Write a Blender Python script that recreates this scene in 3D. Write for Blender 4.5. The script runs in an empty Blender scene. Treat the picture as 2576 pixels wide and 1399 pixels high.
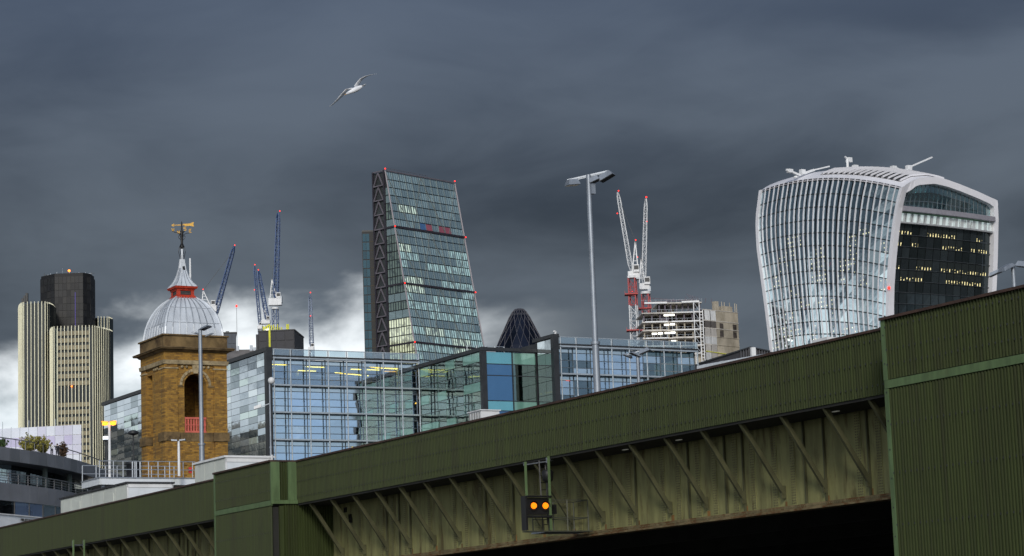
import bpy, math, random
from math import sin, cos, tan, radians, degrees, pi, sqrt, atan2
from mathutils import Vector as V3, Matrix
random.seed(7)
SC = bpy.context.scene
COL = SC.collection

# ------------------------------------------------------------------ camera
FPX, PITCH, ROLL, EYE = 5877.0, radians(9.34), 0.036, 7.0      # focal length in units of a 2576 px wide picture
_r = V3((1, 0, 0)); _f = V3((0, cos(PITCH), sin(PITCH))); _u = V3((0, -sin(PITCH), cos(PITCH)))
CU = _u * cos(ROLL) + _r * sin(ROLL); CR = _r * cos(ROLL) - _u * sin(ROLL)
cd = bpy.data.cameras.new('camera'); cam = bpy.data.objects.new('camera', cd); COL.objects.link(cam)
cd.sensor_width = 36.0; cd.lens = 36.0 * FPX / 2576.0; cd.clip_start = 0.5; cd.clip_end = 30000
mw = Matrix((CR, CU, -_f)).transposed().to_4x4(); mw.translation = V3((0, 0, EYE)); cam.matrix_world = mw
SC.camera = cam
SC.view_settings.view_transform = 'Standard'; SC.view_settings.look = 'None'
SC.view_settings.gamma = 1.0; SC.view_settings.use_curve_mapping = False; SC.view_settings.exposure = 0.30
SC.cycles.transparent_max_bounces = 16

# ------------------------------------------------------------------ sky
SUN_AZ, SUN_EL = radians(182), radians(26)
W = bpy.data.worlds.new('World'); SC.world = W; W.use_nodes = True
nt = W.node_tree; nt.nodes.clear()
class NT:
    """small helper to wire nodes"""
    def __init__(s, tree): s.t = tree
    def n(s, typ, **kw):
        nd = s.t.nodes.new(typ)
        for k, v in kw.items(): setattr(nd, k, v)
        return nd
    def put(s, sock, v):
        if isinstance(v, (int, float)): sock.default_value = v
        elif isinstance(v, (tuple, list)): sock.default_value = tuple(v) + ((1,) if len(sock.default_value) == 4 and len(v) == 3 else ())
        else: s.t.links.new(v, sock)
    def math(s, op, a, b=0.0, c=None, clamp=False):
        nd = s.n('ShaderNodeMath', operation=op, use_clamp=clamp); s.put(nd.inputs[0], a); s.put(nd.inputs[1], b)
        if c is not None: s.put(nd.inputs[2], c)
        return nd.outputs[0]
    def step(s, v, a, b):
        nd = s.n('ShaderNodeMapRange', interpolation_type='SMOOTHSTEP'); s.put(nd.inputs[0], v)
        s.put(nd.inputs[1], a); s.put(nd.inputs[2], b); return nd.outputs[0]
    def mix(s, f, a, b):
        nd = s.n('ShaderNodeMix', data_type='RGBA'); s.put(nd.inputs[0], f); s.put(nd.inputs[6], a); s.put(nd.inputs[7], b); return nd.outputs[2]
    def noise(s, vec, scale, detail=5, rough=.55, dist=0.0):
        nd = s.n('ShaderNodeTexNoise'); s.put(nd.inputs['Vector'], vec); s.put(nd.inputs['Scale'], scale)
        s.put(nd.inputs['Detail'], detail); s.put(nd.inputs['Roughness'], rough); s.put(nd.inputs['Distortion'], dist); return nd.outputs[0]
    def mapping(s, vec, scale=(1, 1, 1), loc=(0, 0, 0), rot=(0, 0, 0)):
        nd = s.n('ShaderNodeMapping'); s.put(nd.inputs[0], vec); nd.inputs[1].default_value = loc; nd.inputs[2].default_value = rot
        nd.inputs[3].default_value = scale; return nd.outputs[0]
g = NT(nt)
out = g.n('ShaderNodeOutputWorld'); bg = g.n('ShaderNodeBackground'); nt.links.new(bg.outputs[0], out.inputs[0])
tc = g.n('ShaderNodeTexCoord').outputs['Generated']
sx = g.n('ShaderNodeSeparateXYZ'); nt.links.new(tc, sx.inputs[0]); dx, dy, dz = sx.outputs
sky = g.n('ShaderNodeTexSky', sky_type='NISHITA', sun_disc=False); sky.sun_elevation = SUN_EL; sky.sun_rotation = SUN_AZ; sky.dust_density = 1.5
clear = g.n('ShaderNodeVectorMath', operation='SCALE'); nt.links.new(sky.outputs[0], clear.inputs[0]); clear.inputs[3].default_value = 0.10
clear = clear.outputs[0]
n_st = g.noise(g.mapping(tc, (2.6, 2.6, 8.0), (0.3, 0.2, 0.1), (0, radians(9), 0)), 1.7, 5, .48, .35)   # streaky storm cloud
n_big = g.noise(g.mapping(tc, (1.6, 1.6, 4.0), (4.1, 1.0, 2.0)), 2.2, 3, .5, .2)
n_fine = g.noise(g.mapping(tc, (5.0, 5.0, 9.0), (1.7, 0.3, 0.0)), 3.2, 6, .5, .15)
n_mid = g.noise(g.mapping(tc, (4.2, 4.2, 11.0), (2.2, 5.3, 0.7), (0, radians(14), 0)), 2.6, 7, .56, .6)
t1 = g.math('ADD', g.math('ADD', g.math('MULTIPLY', n_st, .62), g.math('MULTIPLY', n_big, .36)), g.math('MULTIPLY', n_mid, .20))
storm = g.mix(g.step(t1, .45, .74), (.027, .036, .048), (.098, .120, .147))
storm = g.mix(g.math('MULTIPLY', g.step(dz, .16, .34), .72), storm, (.080, .110, .172))
# pale gap of sky under the cloud, low down; whitest left of the view
edge = g.math('ADD', g.math('MULTIPLY', g.math('SUBTRACT', n_fine, .5), .075), g.math('MULTIPLY', g.math('SUBTRACT', n_big, .5), .06))
west = g.math('MULTIPLY', g.step(dx, -.25, -.60), .010)      # the break widens towards the west
low = g.math('SUBTRACT', g.math('ADD', g.math('ADD', .137, west), edge), dz)
gapm = g.step(low, -.012, .018)
gapc = g.mix(g.step(n_fine, .32, .56), (.52, .59, .63), (.86, .91, .94))
gapc = g.mix(g.step(dx, -.055, .035), gapc, (.105, .124, .142))
front = g.mix(gapm, storm, gapc)
# behind the viewer the cloud is broken: bright cloud with clear sky between
clear = g.mix(.6, clear, (.40, .55, .80))
openc = g.mix(g.step(n_big, .44, .66), clear, (.74, .78, .84))
side = g.step(g.math('SUBTRACT', dy, g.math('MULTIPLY', n_big, .3)), -.32, -.85)
skyc = g.mix(side, front, openc)
nt.links.new(skyc, bg.inputs[0]); bg.inputs[1].default_value = 1.0

# ------------------------------------------------------------------ sun
sd = bpy.data.lights.new('sun', 'SUN'); sun = bpy.data.objects.new('sun', sd); COL.objects.link(sun)
sd.energy = 1.5; sd.angle = radians(14); sd.color = (1.0, .95, .86)
sdir = V3((sin(SUN_AZ) * cos(SUN_EL), cos(SUN_AZ) * cos(SUN_EL), sin(SUN_EL)))
sun.rotation_euler = sdir.to_track_quat('Z', 'Y').to_euler(); sun.location = sdir * 400

# ------------------------------------------------------------------ helpers: pixels to places
def ray(vx, vy): return CR * ((vx - 1288) / FPX) - CU * ((vy - 699.5) / FPX) + _f
def atY(vx, vy, Y):
    d = ray(vx, vy); return V3((0, 0, EYE)) + d * (Y / d.y)
class Frame:
    """horizontal frame: Y axis points to azimuth az (0 = straight ahead, + right), X axis to its right"""
    def __init__(s, ox, oy, az):
        s.o = V3((ox, oy, 0)); a = radians(az); s.az = a
        s.Y = V3((sin(a), cos(a), 0)); s.X = V3((cos(a), -sin(a), 0))
    def __call__(s, x, y, z): return s.o + s.X * x + s.Y * y + V3((0, 0, z))
    def at(s, vx, vy, x=None, y=None):
        d = ray(vx, vy); e = V3((0, 0, EYE)) - s.o
        if x is not None: t = (x - e.dot(s.X)) / d.dot(s.X)
        else: t = (y - e.dot(s.Y)) / d.dot(s.Y)
        q = V3((0, 0, EYE)) + d * t; l = q - s.o
        return V3((l.dot(s.X), l.dot(s.Y), q.z))
UP = V3((0, 0, 1))

# ------------------------------------------------------------------ helpers: meshes
ORG = {}
class MB:
    def __init__(s): s.v = []; s.f = []; s.sm = []
    def add(s, vs, fs, smooth=False):
        o = len(s.v); s.v += [V3(p) for p in vs]; s.f += [tuple(i + o for i in q) for q in fs]; s.sm += [smooth] * len(fs); return s
    def obox(s, c, X, Y, Z):          # centre and three half-axis vectors
        c = V3(c); vs = [c + X * i + Y * j + Z * k for k in (-1, 1) for j in (-1, 1) for i in (-1, 1)]
        return s.add(vs, [(0, 2, 3, 1), (4, 5, 7, 6), (0, 1, 5, 4), (2, 6, 7, 3), (0, 4, 6, 2), (1, 3, 7, 5)])
    def fbox(s, fr, x0, x1, y0, y1, z0, z1):
        return s.obox(fr((x0 + x1) / 2, (y0 + y1) / 2, (z0 + z1) / 2), fr.X * (abs(x1 - x0) / 2), fr.Y * (abs(y1 - y0) / 2), UP * (abs(z1 - z0) / 2))
    def bar(s, a, b, w, h=None, up=UP):
        a = V3(a); b = V3(b); h = h or w; d = (b - a)
        L = d.length
        if L < 1e-6: return s
        d.normalize()
        if abs(d.dot(up)) > .98: up = V3((0, 1, 0))
        x = d.cross(up).normalized(); y = x.cross(d).normalized()
        return s.obox((a + b) / 2, x * (w / 2), y * (h / 2), d * (L / 2))
    def tube(s, a, b, r0, r1=None, n=8, caps=True):
        a = V3(a); b = V3(b); r1 = r0 if r1 is None else r1; d = (b - a).normalized()
        up = UP if abs(d.z) < .95 else V3((1, 0, 0)); x = d.cross(up).normalized(); y = x.cross(d)
        vs = [a + (x * cos(2 * pi * i / n) + y * sin(2 * pi * i / n)) * r0 for i in range(n)] + [b + (x * cos(2 * pi * i / n) + y * sin(2 * pi * i / n)) * r1 for i in range(n)]
        s.add(vs, [(i, n + i, n + (i + 1) % n, (i + 1) % n) for i in range(n)], True)
        if caps: s.add(vs, [tuple(range(n)), tuple(range(2 * n - 1, n - 1, -1))])
        return s
    def lathe(s, c, prof, n=16, smooth=True):
        c = V3(c); k = len(prof)
        vs = [c + V3((r * cos(2 * pi * i / n), r * sin(2 * pi * i / n), z)) for r, z in prof for i in range(n)]
        fs = [(j * n + i, j * n + (i + 1) % n, (j + 1) * n + (i + 1) % n, (j + 1) * n + i) for j in range(k - 1) for i in range(n)]
        s.add(vs, fs, smooth); s.add(vs[:n], [tuple(range(n - 1, -1, -1))]); s.add(vs[-n:], [tuple(range(n))]); return s
    def ball(s, c, r, n=8): return s.lathe(c, [(r * max(.02, sin(pi * i / n)), -r * cos(pi * i / n)) for i in range(n + 1)], n)
    def prism(s, pts, z0, z1):
        n = len(pts); a = sum(pts[i][0] * pts[(i + 1) % n][1] - pts[(i + 1) % n][0] * pts[i][1] for i in range(n))
        if a < 0: pts = pts[::-1]
        vs = [V3((p[0], p[1], z0)) for p in pts] + [V3((p[0], p[1], z1)) for p in pts]
        return s.add(vs, [(i, (i + 1) % n, n + (i + 1) % n, n + i) for i in range(n)] + [tuple(range(n - 1, -1, -1)), tuple(range(n, 2 * n))])
    def frus(s, fr, h0, h1, z0, z1, sq=1.0):   # square frustum about the frame's origin
        vs = [fr(x * h, y * h * sq, z) for h, z in ((h0, z0), (h1, z1)) for x, y in ((-1, -1), (1, -1), (1, 1), (-1, 1))]
        return s.add(vs, [(0, 1, 5, 4), (1, 2, 6, 5), (2, 3, 7, 6), (3, 0, 4, 7), (3, 2, 1, 0), (4, 5, 6, 7)])
    def slab(s, a, b, c, d, t):       # quad a b c d given a thickness t along its normal (both ways from the back)
        a, b, c, d = map(V3, (a, b, c, d)); n = (b - a).cross(d - a).normalized() * t
        vs = [a, b, c, d, a - n, b - n, c - n, d - n]
        return s.add(vs, [(0, 1, 2, 3), (7, 6, 5, 4), (0, 4, 5, 1), (1, 5, 6, 2), (2, 6, 7, 3), (3, 7, 4, 0)])
    def grid(s, pts, smooth=True, flip=False):   # pts[i][j]
        n = len(pts); m = len(pts[0]); vs = [p for r in pts for p in r]; fs = []
        for i in range(n - 1):
            for j in range(m - 1):
                q = (i * m + j, i * m + j + 1, (i + 1) * m + j + 1, (i + 1) * m + j); fs.append(q[::-1] if flip else q)
        return s.add(vs, fs, smooth)
    def lattice(s, a, b, wa, wb=None, n=12, r=.08, rb=.05, up=UP, taper=0.0):
        """square lattice boom from a to b"""
        a = V3(a); b = V3(b); wb = wb or wa; d = (b - a).normalized()
        if abs(d.dot(up)) > .98: up = V3((0.3, 1, 0)).normalized()
        x = d.cross(up).normalized(); y = x.cross(d).normalized()
        def P(k, i):
            t = i / n; w = (wa + (wb - wa) * t) / 2
            if taper: w *= min(1, .35 + t / taper, .35 + (1 - t) / taper)
            sx_, sy_ = ((-1, -1), (1, -1), (1, 1), (-1, 1))[k % 4]
            return a + (b - a) * t + x * (sx_ * w) + y * (sy_ * w)
        for k in range(4):
            for i in range(n):
                s.bar(P(k, i), P(k, i + 1), r); s.bar(P(k, i), P(k + 1, i + 1) if i % 2 == 0 else P(k, i + 1), rb)
                if i % 2: s.bar(P(k + 1, i), P(k, i + 1), rb)
                s.bar(P(k, i), P(k + 1, i), rb)
        return s
    def build(s, name, mat, parent=None, label=None, cat=None, group=None, kind=None):
        me = bpy.data.meshes.new(name)
        lo = V3([min(p[i] for p in s.v) for i in range(3)]); hi = V3([max(p[i] for p in s.v) for i in range(3)])
        c = V3(((lo.x + hi.x) / 2, (lo.y + hi.y) / 2, lo.z))
        me.from_pydata([p - c for p in s.v], [], s.f)
        me.polygons.foreach_set('use_smooth', s.sm); me.materials.append(mat); me.validate(); me.update()
        o = bpy.data.objects.new(name, me); COL.objects.link(o)
        if parent: o.parent = parent; o.location = c - ORG[parent.name]
        else: o.location = c
        ORG[o.name] = c
        tag(o, label, cat, group, kind); return o
def tag(o, label=None, cat=None, group=None, kind=None):
    for k, v in (('label', label), ('category', cat), ('group', group), ('kind', kind)):
        if v: o[k] = v
    return o
def thing(name, label, cat, loc, group=None):
    o = bpy.data.objects.new(name, None); COL.objects.link(o); o.location = loc; o.empty_display_size = .5
    ORG[o.name] = V3(loc); return tag(o, label, cat, group)

# ------------------------------------------------------------------ helpers: materials
MT = {}
def mat(name, col, rough=.6, metal=0.0, var=.18, scale=1.0, stretch=(1, 1, 1), bump=0.0, spec=.5, dirt=None, dscale=.6, dlo=.5, dhi=.75):
    if name in MT: return MT[name]
    m = bpy.data.materials.new(name); m.use_nodes = True; t = m.node_tree; h = NT(t); b = t.nodes['Principled BSDF']; MT[name] = m
    pos = h.n('ShaderNodeNewGeometry').outputs['Position']
    nz = h.noise(h.mapping(pos, stretch), scale, 6, .6, .2)
    c0 = tuple(max(0, c * (1 - var)) for c in col); c1 = tuple(c * (1 + var) for c in col)
    c = h.mix(h.step(nz, .3, .7), c0, c1)
    if dirt:
        n2 = h.noise(h.mapping(pos, stretch, (3.1, 7.7, 1.3)), dscale, 7, .65, .4); c = h.mix(h.step(n2, dlo, dhi), c, dirt)
    h.put(b.inputs['Base Color'], c); b.inputs['Metallic'].default_value = metal; b.inputs['Specular IOR Level'].default_value = spec
    h.put(b.inputs['Roughness'], h.math('ADD', h.math('MULTIPLY', nz, .16), rough - .08))
    if bump:
        bp = h.n('ShaderNodeBump'); bp.inputs['Strength'].default_value = bump; bp.inputs['Distance'].default_value = .05
        h.put(bp.inputs['Height'], h.noise(pos, scale * 6, 5, .6)); t.links.new(bp.outputs[0], b.inputs['Normal'])
    return m
def emi(name, col, s):
    if name in MT: return MT[name]
    m = bpy.data.materials.new(name); m.use_nodes = True; b = m.node_tree.nodes['Principled BSDF']; MT[name] = m
    b.inputs['Base Color'].default_value = tuple(c * .5 for c in col) + (1,); b.inputs['Emission Color'].default_value = tuple(col) + (1,); b.inputs['Emission Strength'].default_value = s
    return m
def mirror(name, body, tint, refl, rough=.04, lit=None, stripe=None):
    """coated glass that cannot be seen through: a dark body under a reflecting coat; lit = (colour, strength, stripe axis) for rooms with the lights on and for added glow"""
    if name in MT: return MT[name]
    m = bpy.data.materials.new(name); m.use_nodes = True; t = m.node_tree; h = NT(t); MT[name] = m; t.nodes.clear()
    o = h.n('ShaderNodeOutputMaterial'); df = h.n('ShaderNodeBsdfDiffuse'); gl = h.n('ShaderNodeBsdfGlossy'); gl.inputs['Roughness'].default_value = rough
    pos = h.n('ShaderNodeNewGeometry').outputs['Position']; nz = h.noise(pos, .35, 4, .6)
    bodyc = h.mix(nz, tuple(c * .6 for c in body), tuple(c * 1.4 for c in body))
    if stripe:      # blinds and mullions behind the glass
        d0 = h.n('ShaderNodeVectorMath', operation='DOT_PRODUCT'); h.put(d0.inputs[0], pos); d0.inputs[1].default_value = stripe[0]
        bodyc = h.mix(h.step(h.math('SINE', h.math('MULTIPLY', d0.outputs['Value'], stripe[1])), -.2, .6), bodyc, stripe[2])
    h.put(df.inputs[0], bodyc); h.put(gl.inputs[0], tint)
    bp = h.n('ShaderNodeBump'); bp.inputs['Strength'].default_value = .12; bp.inputs['Distance'].default_value = .06; h.put(bp.inputs['Height'], h.noise(pos, .55, 2, .5)); t.links.new(bp.outputs[0], gl.inputs['Normal'])
    lw = h.n('ShaderNodeLayerWeight'); lw.inputs[0].default_value = .35
    fac = h.math('ADD', h.math('MULTIPLY', lw.outputs['Fresnel'], 1 - refl), refl, clamp=True)
    mx = h.n('ShaderNodeMixShader'); h.put(mx.inputs[0], fac); t.links.new(gl.outputs[0], mx.inputs[2])
    if lit:
        col, st, ax, k = lit[:4]
        em = h.n('ShaderNodeEmission'); h.put(em.inputs[0], col)
        dt = h.n('ShaderNodeVectorMath', operation='DOT_PRODUCT'); h.put(dt.inputs[0], pos); dt.inputs[1].default_value = ax
        sw = h.math('SINE', h.math('MULTIPLY', dt.outputs['Value'], k)); big = h.noise(pos, .45, 2, .5)
        msk = h.math('MULTIPLY', h.step(sw, -.5, .5), h.step(big, .30, .52))
        if len(lit) > 4:
            spz = h.n('ShaderNodeSeparateXYZ'); h.put(spz.inputs[0], pos)
            sz = h.math('SINE', h.math('MULTIPLY', spz.outputs[2], lit[4])); hi = h.noise(pos, 1.1, 1, .5)
            msk = h.math('MULTIPLY', h.math('MULTIPLY', h.step(sw, .55, .8), h.step(sz, .45, .75)), h.step(hi, .44, .54))
        h.put(em.inputs[1], h.math('MULTIPLY', msk, st))
        ad = h.n('ShaderNodeAddShader'); t.links.new(df.outputs[0], ad.inputs[0]); t.links.new(em.outputs[0], ad.inputs[1]); t.links.new(ad.outputs[0], mx.inputs[1])
    else: t.links.new(df.outputs[0], mx.inputs[1])
    t.links.new(mx.outputs[0], o.inputs[0]); return m
def clearg(name, tint, refl, rtint=(.9, .95, 1)):
    """glass one can see through"""
    if name in MT: return MT[name]
    m = bpy.data.materials.new(name); m.use_nodes = True; t = m.node_tree; h = NT(t); MT[name] = m; t.nodes.clear()
    o = h.n('ShaderNodeOutputMaterial'); tr = h.n('ShaderNodeBsdfTransparent'); h.put(tr.inputs[0], tint)
    gl = h.n('ShaderNodeBsdfGlossy'); gl.inputs['Roughness'].default_value = .03; h.put(gl.inputs[0], rtint)
    pos = h.n('ShaderNodeNewGeometry').outputs['Position']; bp = h.n('ShaderNodeBump'); bp.inputs['Strength'].default_value = .14; bp.inputs['Distance'].default_value = .06; h.put(bp.inputs['Height'], h.noise(pos, .5, 2, .5)); t.links.new(bp.outputs[0], gl.inputs['Normal'])
    lw = h.n('ShaderNodeLayerWeight'); lw.inputs[0].default_value = .3
    mx = h.n('ShaderNodeMixShader'); h.put(mx.inputs[0], h.math('ADD', h.math('MULTIPLY', lw.outputs['Fresnel'], 1 - refl), refl, clamp=True))
    t.links.new(tr.outputs[0], mx.inputs[1]); t.links.new(gl.outputs[0], mx.inputs[2]); t.links.new(mx.outputs[0], o.inputs[0]); return m
def brickmat(name):
    m = bpy.data.materials.new(name); m.use_nodes = True; t = m.node_tree; h = NT(t); b = t.nodes['Principled BSDF']; MT[name] = m
    tcn = h.n('ShaderNodeNewGeometry').outputs['Position']; sp = h.n('ShaderNodeSeparateXYZ'); t.links.new(tcn, sp.inputs[0])
    u = h.math('ADD', sp.outputs[0], h.math('MULTIPLY', sp.outputs[1], .7)); cb = h.n('ShaderNodeCombineXYZ'); h.put(cb.inputs[0], u); h.put(cb.inputs[1], sp.outputs[2])
    br = h.n('ShaderNodeTexBrick'); t.links.new(cb.outputs[0], br.inputs['Vector']); br.inputs['Scale'].default_value = 1.0
    br.inputs['Brick Width'].default_value = .42; br.inputs['Row Height'].default_value = .15; br.inputs['Mortar Size'].default_value = .012; br.inputs['Bias'].default_value = -.1
    h.put(br.inputs['Color1'], (.38, .20, .030)); h.put(br.inputs['Color2'], (.14, .066, .014)); h.put(br.inputs['Mortar'], (.18, .125, .05))
    n1 = h.noise(tcn, .9, 7, .65, .3); c = h.mix(h.step(n1, .52, .78), br.outputs[0], (.075, .045, .018))
    n2 = h.noise(tcn, 3.0, 5, .7); c = h.mix(h.math('MULTIPLY', h.step(n2, .5, .7), .45), c, (.40, .24, .045))
    h.put(b.inputs['Base Color'], c); b.inputs['Roughness'].default_value = .9
    bp = h.n('ShaderNodeBump'); bp.inputs['Strength'].default_value = .5; bp.inputs['Distance'].default_value = .03; t.links.new(br.outputs[1], bp.inputs['Height']); bp.invert = True
    t.links.new(bp.outputs[0], b.inputs['Normal']); return m
def rnd(a, b): return random.uniform(a, b)

green = mat('olive_paint', (.032, .044, .010), .62, 0, .22, 2.6, (3, 3, .10), .1, .35, (.024, .027, .009), .55, .46, .78)
greenpale = mat('pale_green_paint', (.088, .138, .058), .6, 0, .22, 1.6, (2, 2, .4), .1, .35, (.10, .115, .05), 1.2, .55, .8)
coping_m = mat('rusty_brown_coping', (.050, .026, .018), .8, 0, .4, 2.0)
girder_m = mat('stained_khaki_paint', (.20, .195, .082), .7, 0, .26, 1.0, (1.6, 1.6, .3), .15, .3, (.075, .055, .022), 1.3, .50, .72)
flange_m = mat('rusty_flange', (.16, .125, .065), .8, 0, .35, 1.4, (1, 1, 1), .2, .3, (.10, .045, .015), 1.4, .45, .62)
bracket_m = mat('dull_green_steel', (.075, .075, .038), .65, 0, .25, 1.5, (1, 1, .5), .1, .3)
soffit_m = mat('shade_black_soffit', (.016, .016, .014), .9, 0, .4, .7)  # near-black paint: the under-bridge shade is put into the colour
rivet_m = mat('rivet_paint', (.115, .105, .05), .6, 0, .3, 3)
rust_m = mat('rust_streak', (.17, .085, .022), .85, 0, .5, 2.5, (1, 1, .4))
galv = mat('galvanised_steel', (.29, .32, .36), .45, .55, .15, 2.5, (1, 1, .3))
whitep = mat('white_paint', (.72, .73, .74), .5, 0, .08, 1.2, (1, 1, .3), 0, .5, (.50, .50, .48), 1.0, .6, .85)
dark = mat('dark_frame', (.020, .022, .025), .45, 0, .3, 1.0)
black = mat('black_iron', (.014, .014, .015), .5, .3, .3, 2)
redlamp = emi('red_lamp', (1.0, .028, .018), 2.6)
stone = mat('weathered_stone', (.155, .105, .050), .9, 0, .35, 1.3, (1, 1, 1), .4, .3, (.05, .034, .018), 1.0, .48, .72)
stonepale = mat('pale_stone', (.34, .27, .16), .9, 0, .3, 1.8, (1, 1, 1), .3, .3, (.12, .085, .045), 1.4, .5, .75)
brick = brickmat('yellow_stock_brick')
steelblue = mat('blue_crane_paint', (.028, .066, .17), .5, .1, .25, .6)
concrete = mat('raw_concrete', (.40, .36, .29), .9, 0, .28, .25, (1, 1, .5), .2, .3, (.20, .17, .12), .2, .5, .75)

# ------------------------------------------------------------------ ground and water
BR = Frame(0, 0, -29.4)                     # the bridge's frame: X across (away from the viewer), Y along it northwards
MB().obox((0, 4000, -2.5), V3((14000, 0, 0)), V3((0, 14000, 0)), UP * .5).build('ground', mat('ground_city', (.09, .085, .075), .9, 0, .3, .02), kind='structure')
mbw = MB(); mbw.slab(BR(-1500, 8, 0), BR(2500, 8, 0), BR(2500, 176, 0), BR(-1500, 176, 0), .3)
mbw.build('river', mat('river_water', (.030, .034, .028), .16, 0, .3, .2, (1, 1, 1), .35), kind='structure')
mbw = MB(); mbw.fbox(BR, -1500, 2500, -1400, 8, -2.2, 5.2); mbw.build('south_bank', mat('paving', (.16, .15, .14), .85, 0, .25, .4), kind='structure')
mbw = MB(); mbw.fbox(BR, -1500, 2500, 176, 3200, -2.2, 5.0); mbw.build('north_bank', mat('street', (.10, .10, .10), .85, 0, .25, .2), kind='structure')

# ------------------------------------------------------------------ railway bridge
ZT, ZF, ZG = EYE + 10.78, EYE + 8.60, EYE + 5.26       # parapet top, parapet bottom, girder bottom
ZD = EYE + 9.4
bridge = thing('railway_bridge', 'long olive green railway bridge with corrugated parapet and raking brackets', 'bridge', BR(70, 85, 0))
PX = 48.55
def corr(fr, axis, fixed, a0, a1, z0, z1, outward, pitch=.15, depth=.075):
    """corrugated sheet: runs along 'y' (fixed x) or 'x' (fixed y); outward = sign of the normal along the other axis"""
    mb = MB(); n = max(1, int(round((a1 - a0) / pitch))); p = (a1 - a0) / n; rows = [[], []]
    for i in range(n):
        for u, dd in ((0, 0), (.34, 0), (.5, 1), (.84, 1)):
            a = a0 + (i + u) * p; q = fixed + outward * dd * depth
            for k, z in enumerate((z0, z1)): rows[k].append(fr(q, a, z) if axis == 'y' else fr(a, q, z))
    for k, z in enumerate((z0, z1)): rows[k].append(fr(fixed, a1, z) if axis == 'y' else fr(a1, fixed, z))
    flip = (axis == 'y') == (outward < 0)
    mb.grid(rows, False, not flip); return mb
S_P1, S_P0 = (112.4, 120.2), (53.3, 61.1)              # the two clad piers
for a0, a1 in ((20, S_P0[0]), (S_P0[1], S_P1[0]), (S_P1[1], 178)):
    corr(BR, 'y', 50.0, a0, a1, ZF, ZT, -1).build('parapet_cladding', green, bridge)
    MB().fbox(BR, 50.02, 50.12, a0, a1, ZF + .02, ZT - .01).build('parapet_back_plate', green, bridge)
    MB().fbox(BR, 49.88, 50.22, a0, a1, ZT, ZT + .09).build('parapet_coping', coping_m, bridge)
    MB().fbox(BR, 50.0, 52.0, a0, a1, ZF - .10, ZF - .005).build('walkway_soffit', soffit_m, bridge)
for (a0, a1) in (S_P0, S_P1):
    corr(BR, 'y', PX, a0 + .02, a1 - .12, ZF + .2, ZT, -1).build('pier_cladding', green, bridge)
    corr(BR, 'y', PX, a0 + .02, a1 - .12, .3, ZF - .12, -1).build('pier_cladding', green, bridge)
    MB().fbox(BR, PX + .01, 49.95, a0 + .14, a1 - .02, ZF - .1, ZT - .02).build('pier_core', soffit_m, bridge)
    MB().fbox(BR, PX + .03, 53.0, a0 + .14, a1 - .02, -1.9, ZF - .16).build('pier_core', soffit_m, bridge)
    MB().fbox(BR, PX - .16, 50.1, a0 - .05, a1 + .05, ZT, ZT + .09).build('pier_coping', coping_m, bridge)
    MB().fbox(BR, PX - .10, PX + .02, a0 - .02, a1 + .02, ZF - .10, ZF + .17).build('pier_band', greenpale, bridge)
    MB().fbox(BR, PX - .09, PX + .05, a1 - .16, a1 + .06, .3, ZF - .11).build('corner_trim', greenpale, bridge)
    MB().fbox(BR, PX - .09, PX + .05, a1 - .16, a1 + .06, ZF + .18, ZT - .005).build('corner_trim', greenpale, bridge)
    # the end that faces the viewer
    MB().fbox(BR, PX - .07, PX + .42, a0 - .05, a0 + .08, ZF + .18, ZT - .005).build('return_trim', greenpale, bridge)
    corr(BR, 'x', a0 + .06, PX + .43, 49.43, ZF + .18, ZT - .005, -1).build('return_cladding', green, bridge)
    MB().fbox(BR, 49.44, 49.99, a0 - .05, a0 + .08, ZF + .18, ZT - .005).build('return_trim', greenpale, bridge)
    MB().fbox(BR, PX - .10, 49.95, a0 - .10, a0 + .05, ZF - .02, ZF + .17).build('return_band', greenpale, bridge)
    MB().fbox(BR, PX + .38, PX + .62, a0 - .035, a0 + .09, .3, ZF - .12).build('return_trim', green, bridge)
    corr(BR, 'x', a0 + .06, PX + .63, 52.9, .3, ZF - .04, -1).build('return_cladding', green, bridge)
    MB().fbox(BR, 53.2, 91.0, a0 + .6, a1 - .6, -1.9, ZG - .1).build('river_pier', soffit_m, bridge)
# fixing screws on the cladding nearest the viewer
mb = MB()
for (x, a0, a1, zs) in ((PX - .08, S_P0[0], S_P0[1] - .2, [ZT - .25, ZT - 1.0, ZT - 1.5, ZF - 1.3, ZF - 2.9, ZF - 4.6]), (49.92, S_P0[1], S_P1[0], [ZT - .30, ZT - 1.05, ZT - 1.85]), (PX - .08, S_P1[0], S_P1[1], [ZT - .5, ZT - 1.5, ZF - 1.5, ZF - 3.0])):
    for z in zs:
        a = a0 + .1
        while a < a1: mb.fbox(BR, x - .018, x, a, a + .045, z - .03, z + .03); a += .30
mb.build('fixing_screws', dark, bridge, kind='stuff')
mb = MB()
for k in range(16): mb.fbox(BR, PX - .105, PX - .09, S_P0[1] - .07, S_P0[1] - .03, 3 + k * .95, 3.05 + k * .95)
mb.build('trim_screws', dark, bridge, kind='stuff')
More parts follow.
